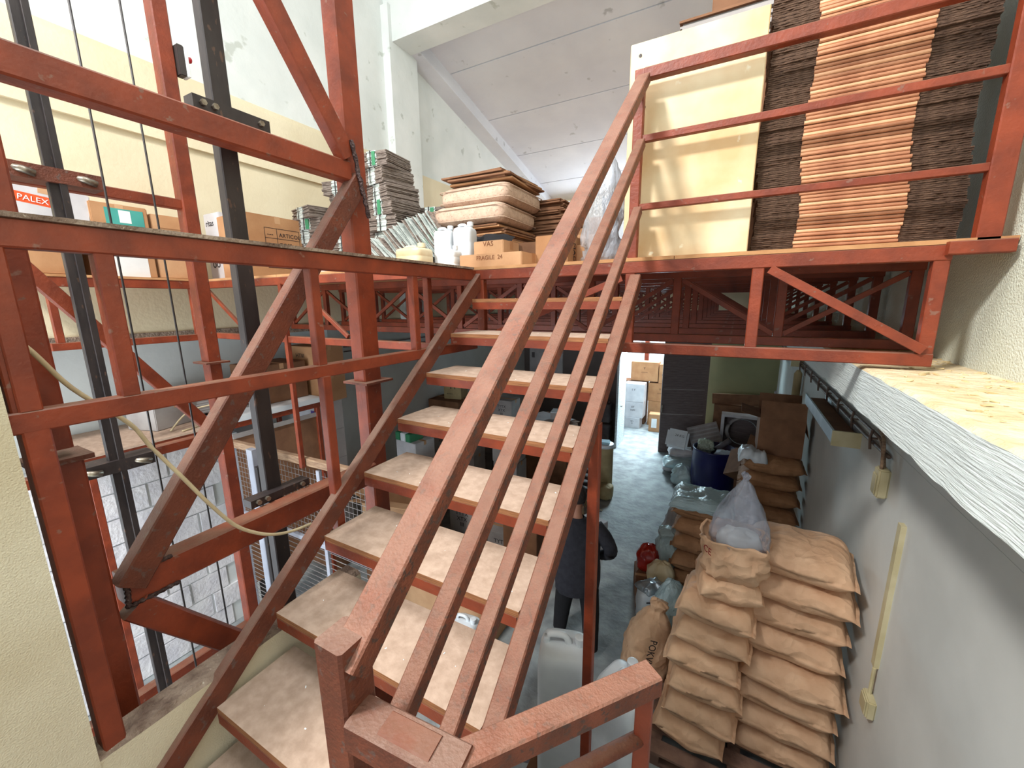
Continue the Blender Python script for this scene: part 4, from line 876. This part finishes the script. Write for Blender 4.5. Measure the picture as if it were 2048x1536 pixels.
# flattened cartons, right stack
random.seed(31)
def flat_carton(name, L_, W_, T_, M=KEDGE):
    bm = B(); n = 44; prev = None
    for k in range(n+1):
        x = L_*k/n; e = 0.012 if 0.25 < k/n < 0.74 else 0.0; y = random.uniform(0, 0.006)+e; y2 = y+random.uniform(-0.003, 0.003)
        ring = [bm.verts.new(p) for p in ((x, W_, 0), (x, y, 0), (x, y, T_*0.40), (x, y+0.01, T_*0.45), (x, y2, T_*0.52), (x, y2, T_*0.92), (x, W_, T_*0.92))]
        if prev:
            for q in range(7): bm.faces.new((prev[q], prev[(q+1) % 7], ring[(q+1) % 7], ring[q]))
        else: bm.faces.new(ring[::-1])
        prev = ring
    bm.faces.new(prev)
    me1 = bm
    mid = B(); x0, x1 = L_*0.235, L_*0.75; y0 = -0.006
    pr = [(y0+0.004, 0), (y0, T_*0.25), (y0, T_*0.6), (y0+0.004, T_*0.88), (W_, T_*0.88), (W_, 0)]
    a = [mid.verts.new((x0, y, z)) for y, z in pr]; b = [mid.verts.new((x1, y, z)) for y, z in pr]
    for i in range(6): j = (i+1) % 6; mid.faces.new((a[i], a[j], b[j], b[i]))
    mid.faces.new(a[::-1]); mid.faces.new(b)
    bmesh.ops.recalc_face_normals(me1, faces=me1.faces); bmesh.ops.recalc_face_normals(mid, faces=mid.faces)
    A = bpy.data.meshes.new(name); me1.to_mesh(A); me1.free(); A.materials.append(M)
    D = bpy.data.meshes.new('fold'); mid.to_mesh(D); mid.free(); D.materials.append(KFOLD); return A, D
variants = [flat_carton('flattened_carton', 0.74, 0.62, 0.0165) for _ in range(6)]
nz_ = 78
for i in range(nz_):
    A, D = variants[i % 6]
    o = mkobj('flattened_carton', A); dx = 0.022*noise.noise((i*0.05, 1, 0))+random.uniform(-.004,.004); dy = 0.012*noise.noise((i*0.3, 5, 0))+random.uniform(-.004,.004)
    o.location = (0.035+dx, 2.44+dy, DZ0+i*0.0168); o.rotation_euler = (0, 0, random.uniform(-.006,.006))
    zz = DZ0+i*0.0168; sec = 'between deck and lowest guard rail' if zz < 4.07 else 'between lowest and middle guard rails' if zz < 4.395 else 'between middle and top guard rails' if zz < 4.68 else 'above the top guard rail'
    tag(o, 'flattened brown carton in the tall stack, ' + sec, 'cardboard', 'flattened cartons in the right stack, ' + sec)
    f = mkobj('fold', D, o)
    if i % 7 in (2, 5): f.material_slots[0].link = 'OBJECT'; f.material_slots[0].material = KFOLD2
for i in range(22):
    o = boxobj('grey_flat_carton', (0, 0.62, 0, 0.6, 0, 0.012), GBOX if i % 4 else KDARK); o.location = (-0.42+random.uniform(-.015,.015), 2.90+random.uniform(-.02,.02), DZ0+1.11+i*0.0125) ; tag(o, 'flat grey carton in the stack behind the yellowed board', 'cardboard', 'grey flat cartons behind the board')
carton('tall brown carton supporting the grey flat cartons behind the board', (-0.11, 3.21, DZ0), (0.62, 0.6, 1.108), 0, KDARK)
carton('brown carton on top of the grey flat cartons behind the board', (-0.06, 3.15, DZ0+1.388), (0.42, 0.4, 0.3), 0, KDARK)
# film wrapped item at the left of board
fw = thing('film_wrapped_item', 'clear film wrapped dark bundle leaning at the board left edge', 'bundle', (-0.80, 2.78, DZ0))
blob_bag('film', '', (0,0,0), [(0.13,0),(0.16,0.04),(0.15,0.2),(0.12,0.4),(0.09,0.55),(0.05,0.66)], FILM, 41, 0.9, 0.9, 0.3, parent=fw)
blob_bag('dark_contents', '', (0.02,0,0.01), [(0.10,0),(0.11,0.03),(0.08,0.12),(0.05,0.3),(0.05,0.42)], DARKCAN, 43, 0.9, 0.9, 0.35, parent=fw)
# cartons to the right of the centre stack
carton('brown carton right of the mattress stack on the deck', (-1.42, 3.18, DZ0), (0.50, 0.36, 0.235), 0, KDARK)
t = carton('brown carton with a printed side behind the stair rails', (-1.16, 2.86, DZ0), (0.24, 0.30, 0.225), 0, KRAFT); text('MADE', 0.06, (0.121, -0.03, 0.18), (math.pi/2, math.pi/2, math.pi/2), INK, t)
carton('open brown carton with a raised flap near the film bundle', (-1.02, 3.05, DZ0), (0.28, 0.30, 0.17), 0, KRAFT, openf=1, flaps=((0,1,1.3),(1,0,0.3),(-1,0,1.7)))
carton('brown carton far behind the open one on the deck', (-1.35, 3.9, DZ0), (0.6, 0.4, 0.42), 0.1, KRAFT, openf=1, flaps=((1,0,1.2),(0,1,1.3)))
for i in range(5):
    marked('small white carton, %s of the tilted white pile on the deck' % ['lowest', 'second', 'third', 'fourth', 'top'][i], (-2.25+0.01*i, 5.2+0.02*i, DZ0+0.0+i*0.202), (0.5, 0.35, 0.2), WBOX, INK, ['x x x x'], 0.1, 'white cartons far on the deck', sz=0.05)
marked('small printed white box on the deck before the white pile', (-1.60, 3.62, DZ0+0.0), (0.26, 0.2, 0.30), WBOX, INK, ['keeper'], sz=0.05)
# centre stack with mattresses
def flat_sheet(loc, L_, W_, rz, lab, g, M=KDARK, T_=0.012, tilt=0):
    o = boxobj('flattened_carton', (-L_/2, L_/2, -W_/2, W_/2, 0, T_), M); o.location = loc; o.rotation_euler = (tilt, 0, rz); return tag(o, lab, 'cardboard', g)
random.seed(17)
z = DZ0
for i in range(30):
    flat_sheet((-1.96+random.uniform(-.03,.04), 3.22+random.uniform(-.02,.06), z), 0.58, 0.62, random.uniform(-.05,.05), 'flattened brown carton under the two patterned mattresses', 'flattened cartons under the mattresses', KDARK if i % 4 else KRAFT); z += 0.0128
zm = z
MT = SACKS
def mattress(lab, loc, size, rz, seed):
    L_, W_, T_ = size; bm = B(); rings = []; n = 72; R0 = T_*0.36
    prof = [(R0, 0)] + [(R0*(1-math.sin(a)), R0*(1-math.cos(a))) for a in (0.4, 0.8, 1.2, 1.571)] + [(0, T_*0.5)] + [(R0*(1-math.cos(a)), T_-R0*(1-math.sin(a))) for a in (0.0, 0.4, 0.8, 1.2, 1.571)]
    prof = [(R0*4, 0.004)] + prof + [(R0*4, T_-0.002)]
    for ins, z in prof:
        rg = []
        for k in range(n):
            a = 2*math.pi*k/n; c, q = math.cos(a), math.sin(a); x = (L_/2-ins)*math.copysign(abs(c)**0.22, c); y = (W_/2-ins)*math.copysign(abs(q)**0.22, q)
            d = 1+0.012*noise.noise((x*8, y*8, z*20+seed)); rg.append(bm.verts.new((x*d, y*d, z+0.007*noise.noise((x*6, y*6, seed)))))
        rings.append(rg)
    for a, b in zip(rings, rings[1:]):
        for k in range(n): bm.faces.new((a[k], a[(k+1) % n], b[(k+1) % n], b[k]))
    bm.faces.new(rings[0][::-1]); bm.faces.new(rings[-1])
    t = thing('mattress', lab, 'mattress', loc, rz, 'patterned mattresses on the stack'); obj('padding', bm, FABRIC, t, True)
    bm = B()
    for zz in (T_*0.2, T_*0.8):
        W2, L2 = W_/2+0.002, L_/2+0.002; c = 0.03
        tube(bm, [(-L2+c,-W2,zz),(L2-c,-W2,zz),(L2,-W2+c,zz),(L2,W2-c,zz),(L2-c,W2,zz),(-L2+c,W2,zz),(-L2,W2-c,zz),(-L2,-W2+c,zz),(-L2+c,-W2,zz)], 0.004, 6)
    obj('piping', bm, FABRIC, t, True)
    return t
mattress('lower patterned mattress on the cardboard stack', (-1.98, 3.19, zm+0.01), (0.68, 0.66, 0.15), 0.03, 1)
mattress('upper patterned mattress on the cardboard stack', (-1.94, 3.24, zm+0.163), (0.66, 0.66, 0.15), 0.0, 2)
z = zm+0.325
for i in range(6):
    flat_sheet((-1.92+random.uniform(-.03,.04), 3.22+random.uniform(-.03,.05), z), 0.56, 0.6, random.uniform(-.12,.12), 'flattened brown carton lying on the upper mattress', 'flattened cartons on the mattress', KRAFT if i % 3 == 0 else KDARK, tilt=0.0); z += 0.0128
for i in range(52):
    flat_sheet((-1.72+0.03*noise.noise((i*.4,2,0))+random.uniform(-.02,.02), 3.80+random.uniform(-.02,.02), DZ0+i*0.0128), 0.60, 0.5, random.uniform(-.08,.08), 'flattened dark carton in the stack behind the mattresses', 'flattened cartons behind the mattresses', KDARK)
bm = B(); sheet(bm, 0.5, 0.12, 13, 0.03, 12, 0.1); o = obj('black_plastic_strip', bm, BLACKF, smooth=True); o.location = (-1.80, 2.86, 4.10); o.rotation_euler = (0.5, 0.05, 0); tag(o, 'strip of black plastic hanging before the flattened cartons', 'plastic sheet')
jerrycan('squat yellowed jerrycan at the deck edge left of the white cans', (-2.22, 2.52, DZ0), (0.25, 0.20, 0.20), 0.0, HDPEY)
jerrycan('left white jerrycan of the tall pair before the mattresses', (-2.07, 2.72, DZ0), (0.155, 0.15, 0.35), 0.25, HDPE)
jerrycan('right white jerrycan of the tall pair before the mattresses', (-1.88, 2.72, DZ0), (0.155, 0.15, 0.36), 0.15, HDPE)
jerrycan('small white jerrycan in front of the tall pair at the deck edge', (-1.86, 2.50, DZ0), (0.14, 0.12, 0.155), 0.0, HDPE)
marked('small kraft carton with brown lettering standing on the long one', (-1.60, 2.72, DZ0+0.108), (0.25, 0.24, 0.10), KRAFT2, mat('brown_ink', (140,90,60)), ['VAS'], sz=0.05)
marked('long kraft carton at the deck edge beside the stair head', (-1.52, 2.66, DZ0), (0.50, 0.36, 0.105), KRAFT2, mat('brown_ink2', (150,100,70)), ['FRAGILE  24'], sz=0.04)
# packaging bundles
def bundle(label, loc, size, rz, seed, g, tilt=(0,0), col=None):
    L_, W_, H_ = size; rnd = random.Random(seed)
    t = thing('packaging_bundle', label, 'bundle', loc, rz, g, rot=(tilt[0], tilt[1], rz))
    bm = B(); n = max(4, int(H_/0.010)); hh = H_/n
    for i in range(n):
        dx, dy = rnd.uniform(-.008,.008), rnd.uniform(-.008,.008); box(bm, -L_/2+dx, -L_/2*0.35+dx, -W_/2+dy, W_/2+dy, i*hh, i*hh+hh*0.85); box(bm, L_/2*0.3+dx, L_/2+dx, -W_/2+dy, W_/2+dy, i*hh, i*hh+hh*0.85)
    obj('sheet_ends', bm, NEWSD, t)
    bm = B()
    for i in range(n):
        dx, dy = rnd.uniform(-.004,.004), rnd.uniform(-.005,.005); box(bm, -L_/2*0.36+dx, L_/2*0.31+dx, -W_/2-0.004+dy, W_/2+dy, i*hh, i*hh+hh*0.93)
    o = obj('printed_middle', bm, NEWS, t)
    if col: boxobj('green_print_band', (L_*0.0, L_*0.12, -W_/2-0.012, -W_/2-0.0095, 0.004, H_-0.006), col, t)
    bm = B(); w2 = 0.004; xb = -L_*0.06
    box(bm, xb, xb+0.008, -W_/2-0.014, -W_/2-0.0121, 0, H_); box(bm, xb, xb+0.008, -W_/2-0.013, W_/2, H_, H_+0.002); obj('strap', bm, INK, t)
    return t
random.seed(41)
def pile(x, y, hs, size, g, lab, tiltlast=0):
    z = DZ0; nm = ['lowest', 'second', 'third', 'fourth', 'fifth', 'sixth', 'seventh', 'eighth', 'ninth']
    for i, h in enumerate(hs):
        last = i == len(hs)-1
        bundle('%s bundle of printed sheets, %s' % ('topmost' if last else nm[i], lab), (x+random.uniform(-.04,.04), y+random.uniform(-.03,.03), z), (size[0]*random.uniform(.9,1.05), size[1], h), random.uniform(-.3,.3), random.random(), g, (0, 0), GREENP if i % 3 == 1 else None); z += h+0.003
pile(-3.62, 2.78, [0.10, 0.12, 0.11, 0.12, 0.10, 0.10], (0.36, 0.34), 'packaging bundles on the deck', 'leftmost pile beside the kraft carton')
pile(-3.22, 2.85, [0.12, 0.12, 0.13, 0.12, 0.12, 0.12, 0.11], (0.34, 0.34), 'packaging bundles on the deck', 'second pile from the kraft carton')
pile(-2.84, 2.95, [0.13, 0.13, 0.13, 0.13, 0.13, 0.13, 0.13, 0.12], (0.32, 0.34), 'packaging bundles on the deck', 'highest pile behind the hoist column')
pile(-2.62, 3.35, [0.13, 0.13, 0.13, 0.13, 0.12], (0.30, 0.34), 'packaging bundles on the deck', 'pile right of the hoist column')
pile(-2.42, 3.75, [0.13, 0.13, 0.13, 0.13, 0.13], (0.32, 0.34), 'packaging bundles on the deck', 'rear pile left of the mattresses')
# leaning fan of printed sheets
random.seed(6)
for i in range(80):
    f = i/79; L3 = 0.34+0.10*math.sin(f*3.1)
    o = boxobj('printed_sheet', (0, L3, -0.12, 0.12, 0, 0.003), NEWS if i % 3 else NEWSD)
    o.location = (-2.50+0.40*f, 2.50+0.42*f, DZ0+0.004+max(0, f-0.45)*0.42); o.rotation_euler = (0, -(2.52-0.34*f)+random.uniform(-.07,.07), random.uniform(-.10,.10))
    tag(o, 'printed sheet slumped diagonally, %s of the fan before the jerrycans' % ('left low part' if f < 0.34 else 'middle part' if f < 0.67 else 'right high part'), 'sheet', 'slumped printed sheets, ' + ('left' if f < 0.34 else 'middle' if f < 0.67 else 'right'))
    if i % 4 == 1: boxobj('green_print', (0.12, 0.18, -0.1205, -0.1201, 0.0, 0.003), GREENP, o)
blob_bag('white_wrap_bag', 'crumpled white wrap leaning on the leftmost bundle pile', (-3.20, 2.48, DZ0), [(0.06,0),(0.10,0.04),(0.12,0.16),(0.08,0.22),(0.02,0.23)], WHITEP, 51, 0.9, 0.6, 0.3)
carton('small kraft box between the bundles and the hoist column', (-2.72, 2.55, DZ0), (0.22, 0.16, 0.09), 0.1, KRAFT2)
# cartons at the deck corner and along the left wall strip
t = carton('kraft carton with a printed four-line table on its side at the deck corner', (-3.92, 2.40, DZ0), (0.45, 0.55, 0.545), 0, KRAFT)
bm = B()
for k in range(5): box(bm, 0.2255, 0.2265, -0.13, 0.20, 0.10+k*0.085, 0.104+k*0.085)
for y in (-0.13, -0.02, 0.196): box(bm, 0.2255, 0.2265, y, y+0.004, 0.10, 0.444)
obj('printed_table', bm, INK, t)
for k, s in enumerate(('LAZ', 'BIANCO', 'TOSS', 'ARTICOLO')): text(s, 0.05, (0.2265, 0.0, 0.118+k*0.085), FX, INK, t); text('---', 0.06, (0.2265, -0.11, 0.118+k*0.085), FX, INK, t)
t = carton('narrow grey-white carton printed itas beside the hoist column', (-4.30, 2.28, DZ0), (0.26, 0.24, 0.60), 0, WBOX, tape=False)
text('ritas', 0.075, (-0.10, -0.1215, 0.49), FY, INK, t); text('x x x x', 0.035, (-0.08, -0.1215, 0.3), FY, INK, t); text('oo', 0.12, (-0.08, -0.1215, 0.12), FY, INK, t)
t = carton('white carton with an orange pill-shaped print tilted on the left wall strip', (-4.36, 1.06, DZ0+0.31), (0.32, 0.46, 0.28), 0, WBOX, rot=(-0.12, 0, 0))
bm = B(); tube(bm, [(0.1605, -0.14, 0.17), (0.1605, 0.13, 0.17)], 0.032, 12); bmesh.ops.scale(bm, vec=(0.04, 1, 1), verts=bm.verts, space=Matrix.Translation((-0.1605,0,0))); obj('orange_pill', bm, ORANGE, t)
text('PALEX', 0.05, (0.164, -0.12, 0.152), FX, WHITEP, t)
carton('plain brown carton under the white one on the left wall strip', (-4.37, 1.05, DZ0), (0.38, 0.30, 0.30), 0, KRAFT)
t = carton('kraft carton with a teal print facing the hoist', (-4.38, 1.47, DZ0), (0.40, 0.34, 0.53), 0, KRAFT)
boxobj('teal_print', (0.2005, 0.202, -0.09, 0.14, 0.36, 0.50), TEAL, t); boxobj('white_print', (0.2021, 0.203, -0.01, 0.06, 0.40, 0.49), WHITEP, t); boxobj('dark_band', (0.2005, 0.202, -0.165, 0.165, 0.28, 0.325), INK, t)
boxobj('white_panel', (0.2005, 0.202, -0.12, 0.12, 0.0, 0.22), WHITEP, t)
t = carton('pale carton with a hanging torn flap left of the far hoist column', (-4.38, 1.79, DZ0), (0.38, 0.26, 0.50), 0, KRAFT2)
boxobj('torn_flap', (0.1905, 0.196, -0.08, 0.08, 0.40, 0.50), KRAFT, t); boxobj('grey_print', (0.1905, 0.193, -0.05, 0.10, 0.22, 0.36), DARKCAN, t)

# ================================================================ PERSON
def skin_obj(name, verts, edges, radii, M, parent=None, root=0, sub=2):
    me = bpy.data.meshes.new(name); me.from_pydata(verts, edges, []); me.materials.append(M)
    o = bpy.data.objects.new(name, me); C.objects.link(o)
    sk = o.modifiers.new('skin', 'SKIN'); sk.use_smooth_shade = True
    for i, r in enumerate(radii): 
        d = me.skin_vertices[0].data[i]; d.radius = r if isinstance(r, tuple) else (r, r); d.use_root = (i == root)
    ss = o.modifiers.new('sub', 'SUBSURF'); ss.levels = sub; ss.render_levels = sub
    if parent: o.parent = parent
    return o
V, E_, R_ = [], [], []
def addv(p, r, prev=None):
    V.append(p); R_.append(r)
    if prev is not None: E_.append((prev, len(V)-1))
    return len(V)-1
pel = addv((0.02,0,0.93), 0.09); sp = addv((0.02,0,1.12), 0.085, pel); chs = addv((0.0,0,1.32), 0.09, sp); nk = addv((-0.05,0,1.46), 0.055, chs); nk2 = addv((-0.09,0,1.53), 0.05, nk)
hd = addv((-0.115,0,1.60), (0.075,0.085), nk2); hd2 = addv((-0.125,0,1.70), (0.07,0.085), hd); hd3 = addv((-0.12,0,1.76), (0.045,0.05), hd2)
def limb(pts, start):
    p = start
    for q, r in pts: p = addv(q, r, p)
    return p
def hand(w_, d, side):
    d = Vector(d).normalized(); palm = addv(tuple(Vector(V[w_])+d*0.05), (0.018,0.036), w_)
    s = Vector((0,1,0))*side if abs(d.y) < 0.7 else Vector((1,0,0))*side
    base = Vector(V[palm])
    for k, (o_, L_) in enumerate(((-0.027,0.058),(-0.009,0.07),(0.009,0.066),(0.027,0.05))):
        a = addv(tuple(base+s*o_+d*0.045), 0.010, palm); b = addv(tuple(base+s*o_+d*(0.045+L_*0.5)+Vector((-0.006,0,0))), 0.009, a); addv(tuple(base+s*o_+d*(0.04+L_)+Vector((-0.022,0,0.004))), 0.008, b)
    th = addv(tuple(Vector(V[w_])+d*0.03-s*0.035+Vector((-0.02,0,0))), 0.011, w_); addv(tuple(Vector(V[w_])+d*0.075-s*0.05+Vector((-0.03,0,0))), 0.009, th)
shl = addv((0.0,-0.18,1.39), 0.045, chs); el = limb([((-0.02,-0.25,1.25),0.038),((-0.03,-0.27,1.10),0.036)], shl); wr = limb([((-0.10,-0.27,0.97),0.034),((-0.17,-0.25,0.87),0.027)], el); hand(wr, (-0.5,0.05,-0.8), 1)
shr = addv((0.0,0.18,1.39), 0.045, chs); er = limb([((0.05,0.27,1.28),0.038),((0.10,0.33,1.16),0.036)], shr); wr2 = limb([((-0.02,0.29,1.04),0.034),((-0.12,0.22,0.98),0.027)], er); hand(wr2, (-0.9,-0.2,-0.2), -1)
hl = addv((0.0,-0.10,0.86), 0.07, pel); kl = limb([((-0.06,-0.11,0.66),0.06),((-0.11,-0.12,0.48),0.045),((-0.15,-0.13,0.28),0.04),((-0.18,-0.14,0.09),0.036)], hl); fl = addv((-0.19,-0.14,0.045), 0.035, kl); addv((-0.30,-0.14,0.03), 0.028, fl)
hr_ = addv((0.03,0.10,0.86), 0.07, pel); kr = limb([((0.06,0.11,0.66),0.06),((0.09,0.12,0.48),0.045),((0.12,0.12,0.28),0.04),((0.15,0.12,0.09),0.036)], hr_); fr = addv((0.14,0.12,0.045), 0.035, kr); addv((0.02,0.12,0.035), 0.028, fr)
me = skin_obj('person', V, E_, R_, SKIN); me.location = (-1.20, 3.56, 0.0); me.rotation_euler = (0, 0, -1.0)
tag(me, 'person in dark grey jersey and black trousers walking past the stair support', 'person')
bm = B(); rings = []
for z, rx, ry, cx in ((0.70,0.165,0.215,0.0),(0.72,0.175,0.225,0.0),(0.82,0.175,0.235,0.01),(0.95,0.17,0.23,0.01),(1.08,0.16,0.22,0.01),(1.20,0.16,0.225,0.0),(1.30,0.15,0.23,0.0),(1.37,0.13,0.215,-0.01),(1.42,0.10,0.16,-0.02),(1.455,0.075,0.095,-0.04),(1.475,0.06,0.068,-0.055)):
    rings.append([bm.verts.new((cx+rx*math.cos(a*math.pi/16)*(1+0.05*noise.noise((a*0.9, z*7, 3))), ry*math.sin(a*math.pi/16)*(1+0.05*noise.noise((a*0.9, z*7, 8))), z)) for a in range(32)])
for a, b in zip(rings, rings[1:]):
    for k in range(32): bm.faces.new((a[k], a[(k+1) % 32], b[(k+1) % 32], b[k]))
obj('jersey', bm, DARKF, me, True)
for pts_ in ([(0.0,-0.17,1.37),(-0.01,-0.24,1.25),(-0.03,-0.27,1.10),(-0.10,-0.27,0.97),(-0.135,-0.262,0.92)], [(0.0,0.17,1.37),(0.05,0.26,1.27),(0.09,0.31,1.16),(0.0,0.30,1.06),(-0.07,0.26,1.01)]):
    q_ = smooth_path(pts_, 5); bm = B(); tube(bm, q_, [0.088-0.042*i/(len(q_)-1)+0.004*noise.noise((i*0.7, 2, 1)) for i in range(len(q_))], 16); obj('sleeve', bm, DARKF, me, True)
for pts_ in ([(0.02,-0.07,0.92),(0.0,-0.10,0.80),(-0.06,-0.11,0.64),(-0.11,-0.12,0.47),(-0.15,-0.13,0.27),(-0.18,-0.14,0.09)], [(0.02,0.07,0.92),(0.03,0.10,0.80),(0.06,0.11,0.64),(0.09,0.12,0.47),(0.12,0.12,0.27),(0.148,0.12,0.09)]):
    q_ = smooth_path(pts_, 5); bm = B(); tube(bm, q_, [0.12-0.048*i/(len(q_)-1)+0.004*noise.noise((i*0.8, 5, 1)) for i in range(len(q_))], 16); obj('trouser_leg', bm, BLACKF, me, True)
for sx, sy in ((-0.18,-0.14), (0.15,0.12)): skin_obj('shoe', [(sx+0.03,sy,0.05),(sx-0.04,sy,0.05),(sx-0.15,sy,0.042)], [(0,1),(1,2)], [(0.048,0.045),(0.05,0.045),(0.042,0.036)], SHOE, me)
bm = B(); bmesh.ops.create_uvsphere(bm, u_segments=24, v_segments=16, radius=1)
for v in bm.verts:
    if v.co.x < -0.35 and v.co.z < 0.45: v.co.x = -0.35
    if v.co.z < -0.35: v.co.z = -0.35-(0.1*(v.co.x > 0))
bmesh.ops.scale(bm, vec=(0.118,0.098,0.122), verts=bm.verts)
for v in bm.verts: v.co += v.co.normalized()*0.004*noise.noise(v.co*60)
hh_ = obj('hair', bm, HAIR, me, True); hh_.location = (-0.105, 0, 1.685)
bm = B(); tube(bm, [(-0.20,0,1.665),(-0.228,0,1.635),(-0.205,0,1.62)], [0.010,0.013,0.010], 8); obj('nose', bm, SKIN, me, True)
for s in (-1, 1):
    bm = B(); bmesh.ops.create_uvsphere(bm, u_segments=10, v_segments=8, radius=0.011); obj('eye', bm, WHITEP, me, True).location = (-0.194, s*0.032, 1.675)
    bm = B(); bmesh.ops.create_uvsphere(bm, u_segments=12, v_segments=8, radius=1); bmesh.ops.scale(bm, vec=(0.018,0.01,0.03), verts=bm.verts); obj('ear', bm, SKIN, me, True).location = (-0.10, s*0.092, 1.64)
bm = B(); box(bm, -0.006, 0.0, -0.022, 0.022, -0.004, 0.004); obj('mouth', bm, mat('lips', (140, 80, 72)), me).location = (-0.192, 0, 1.59)
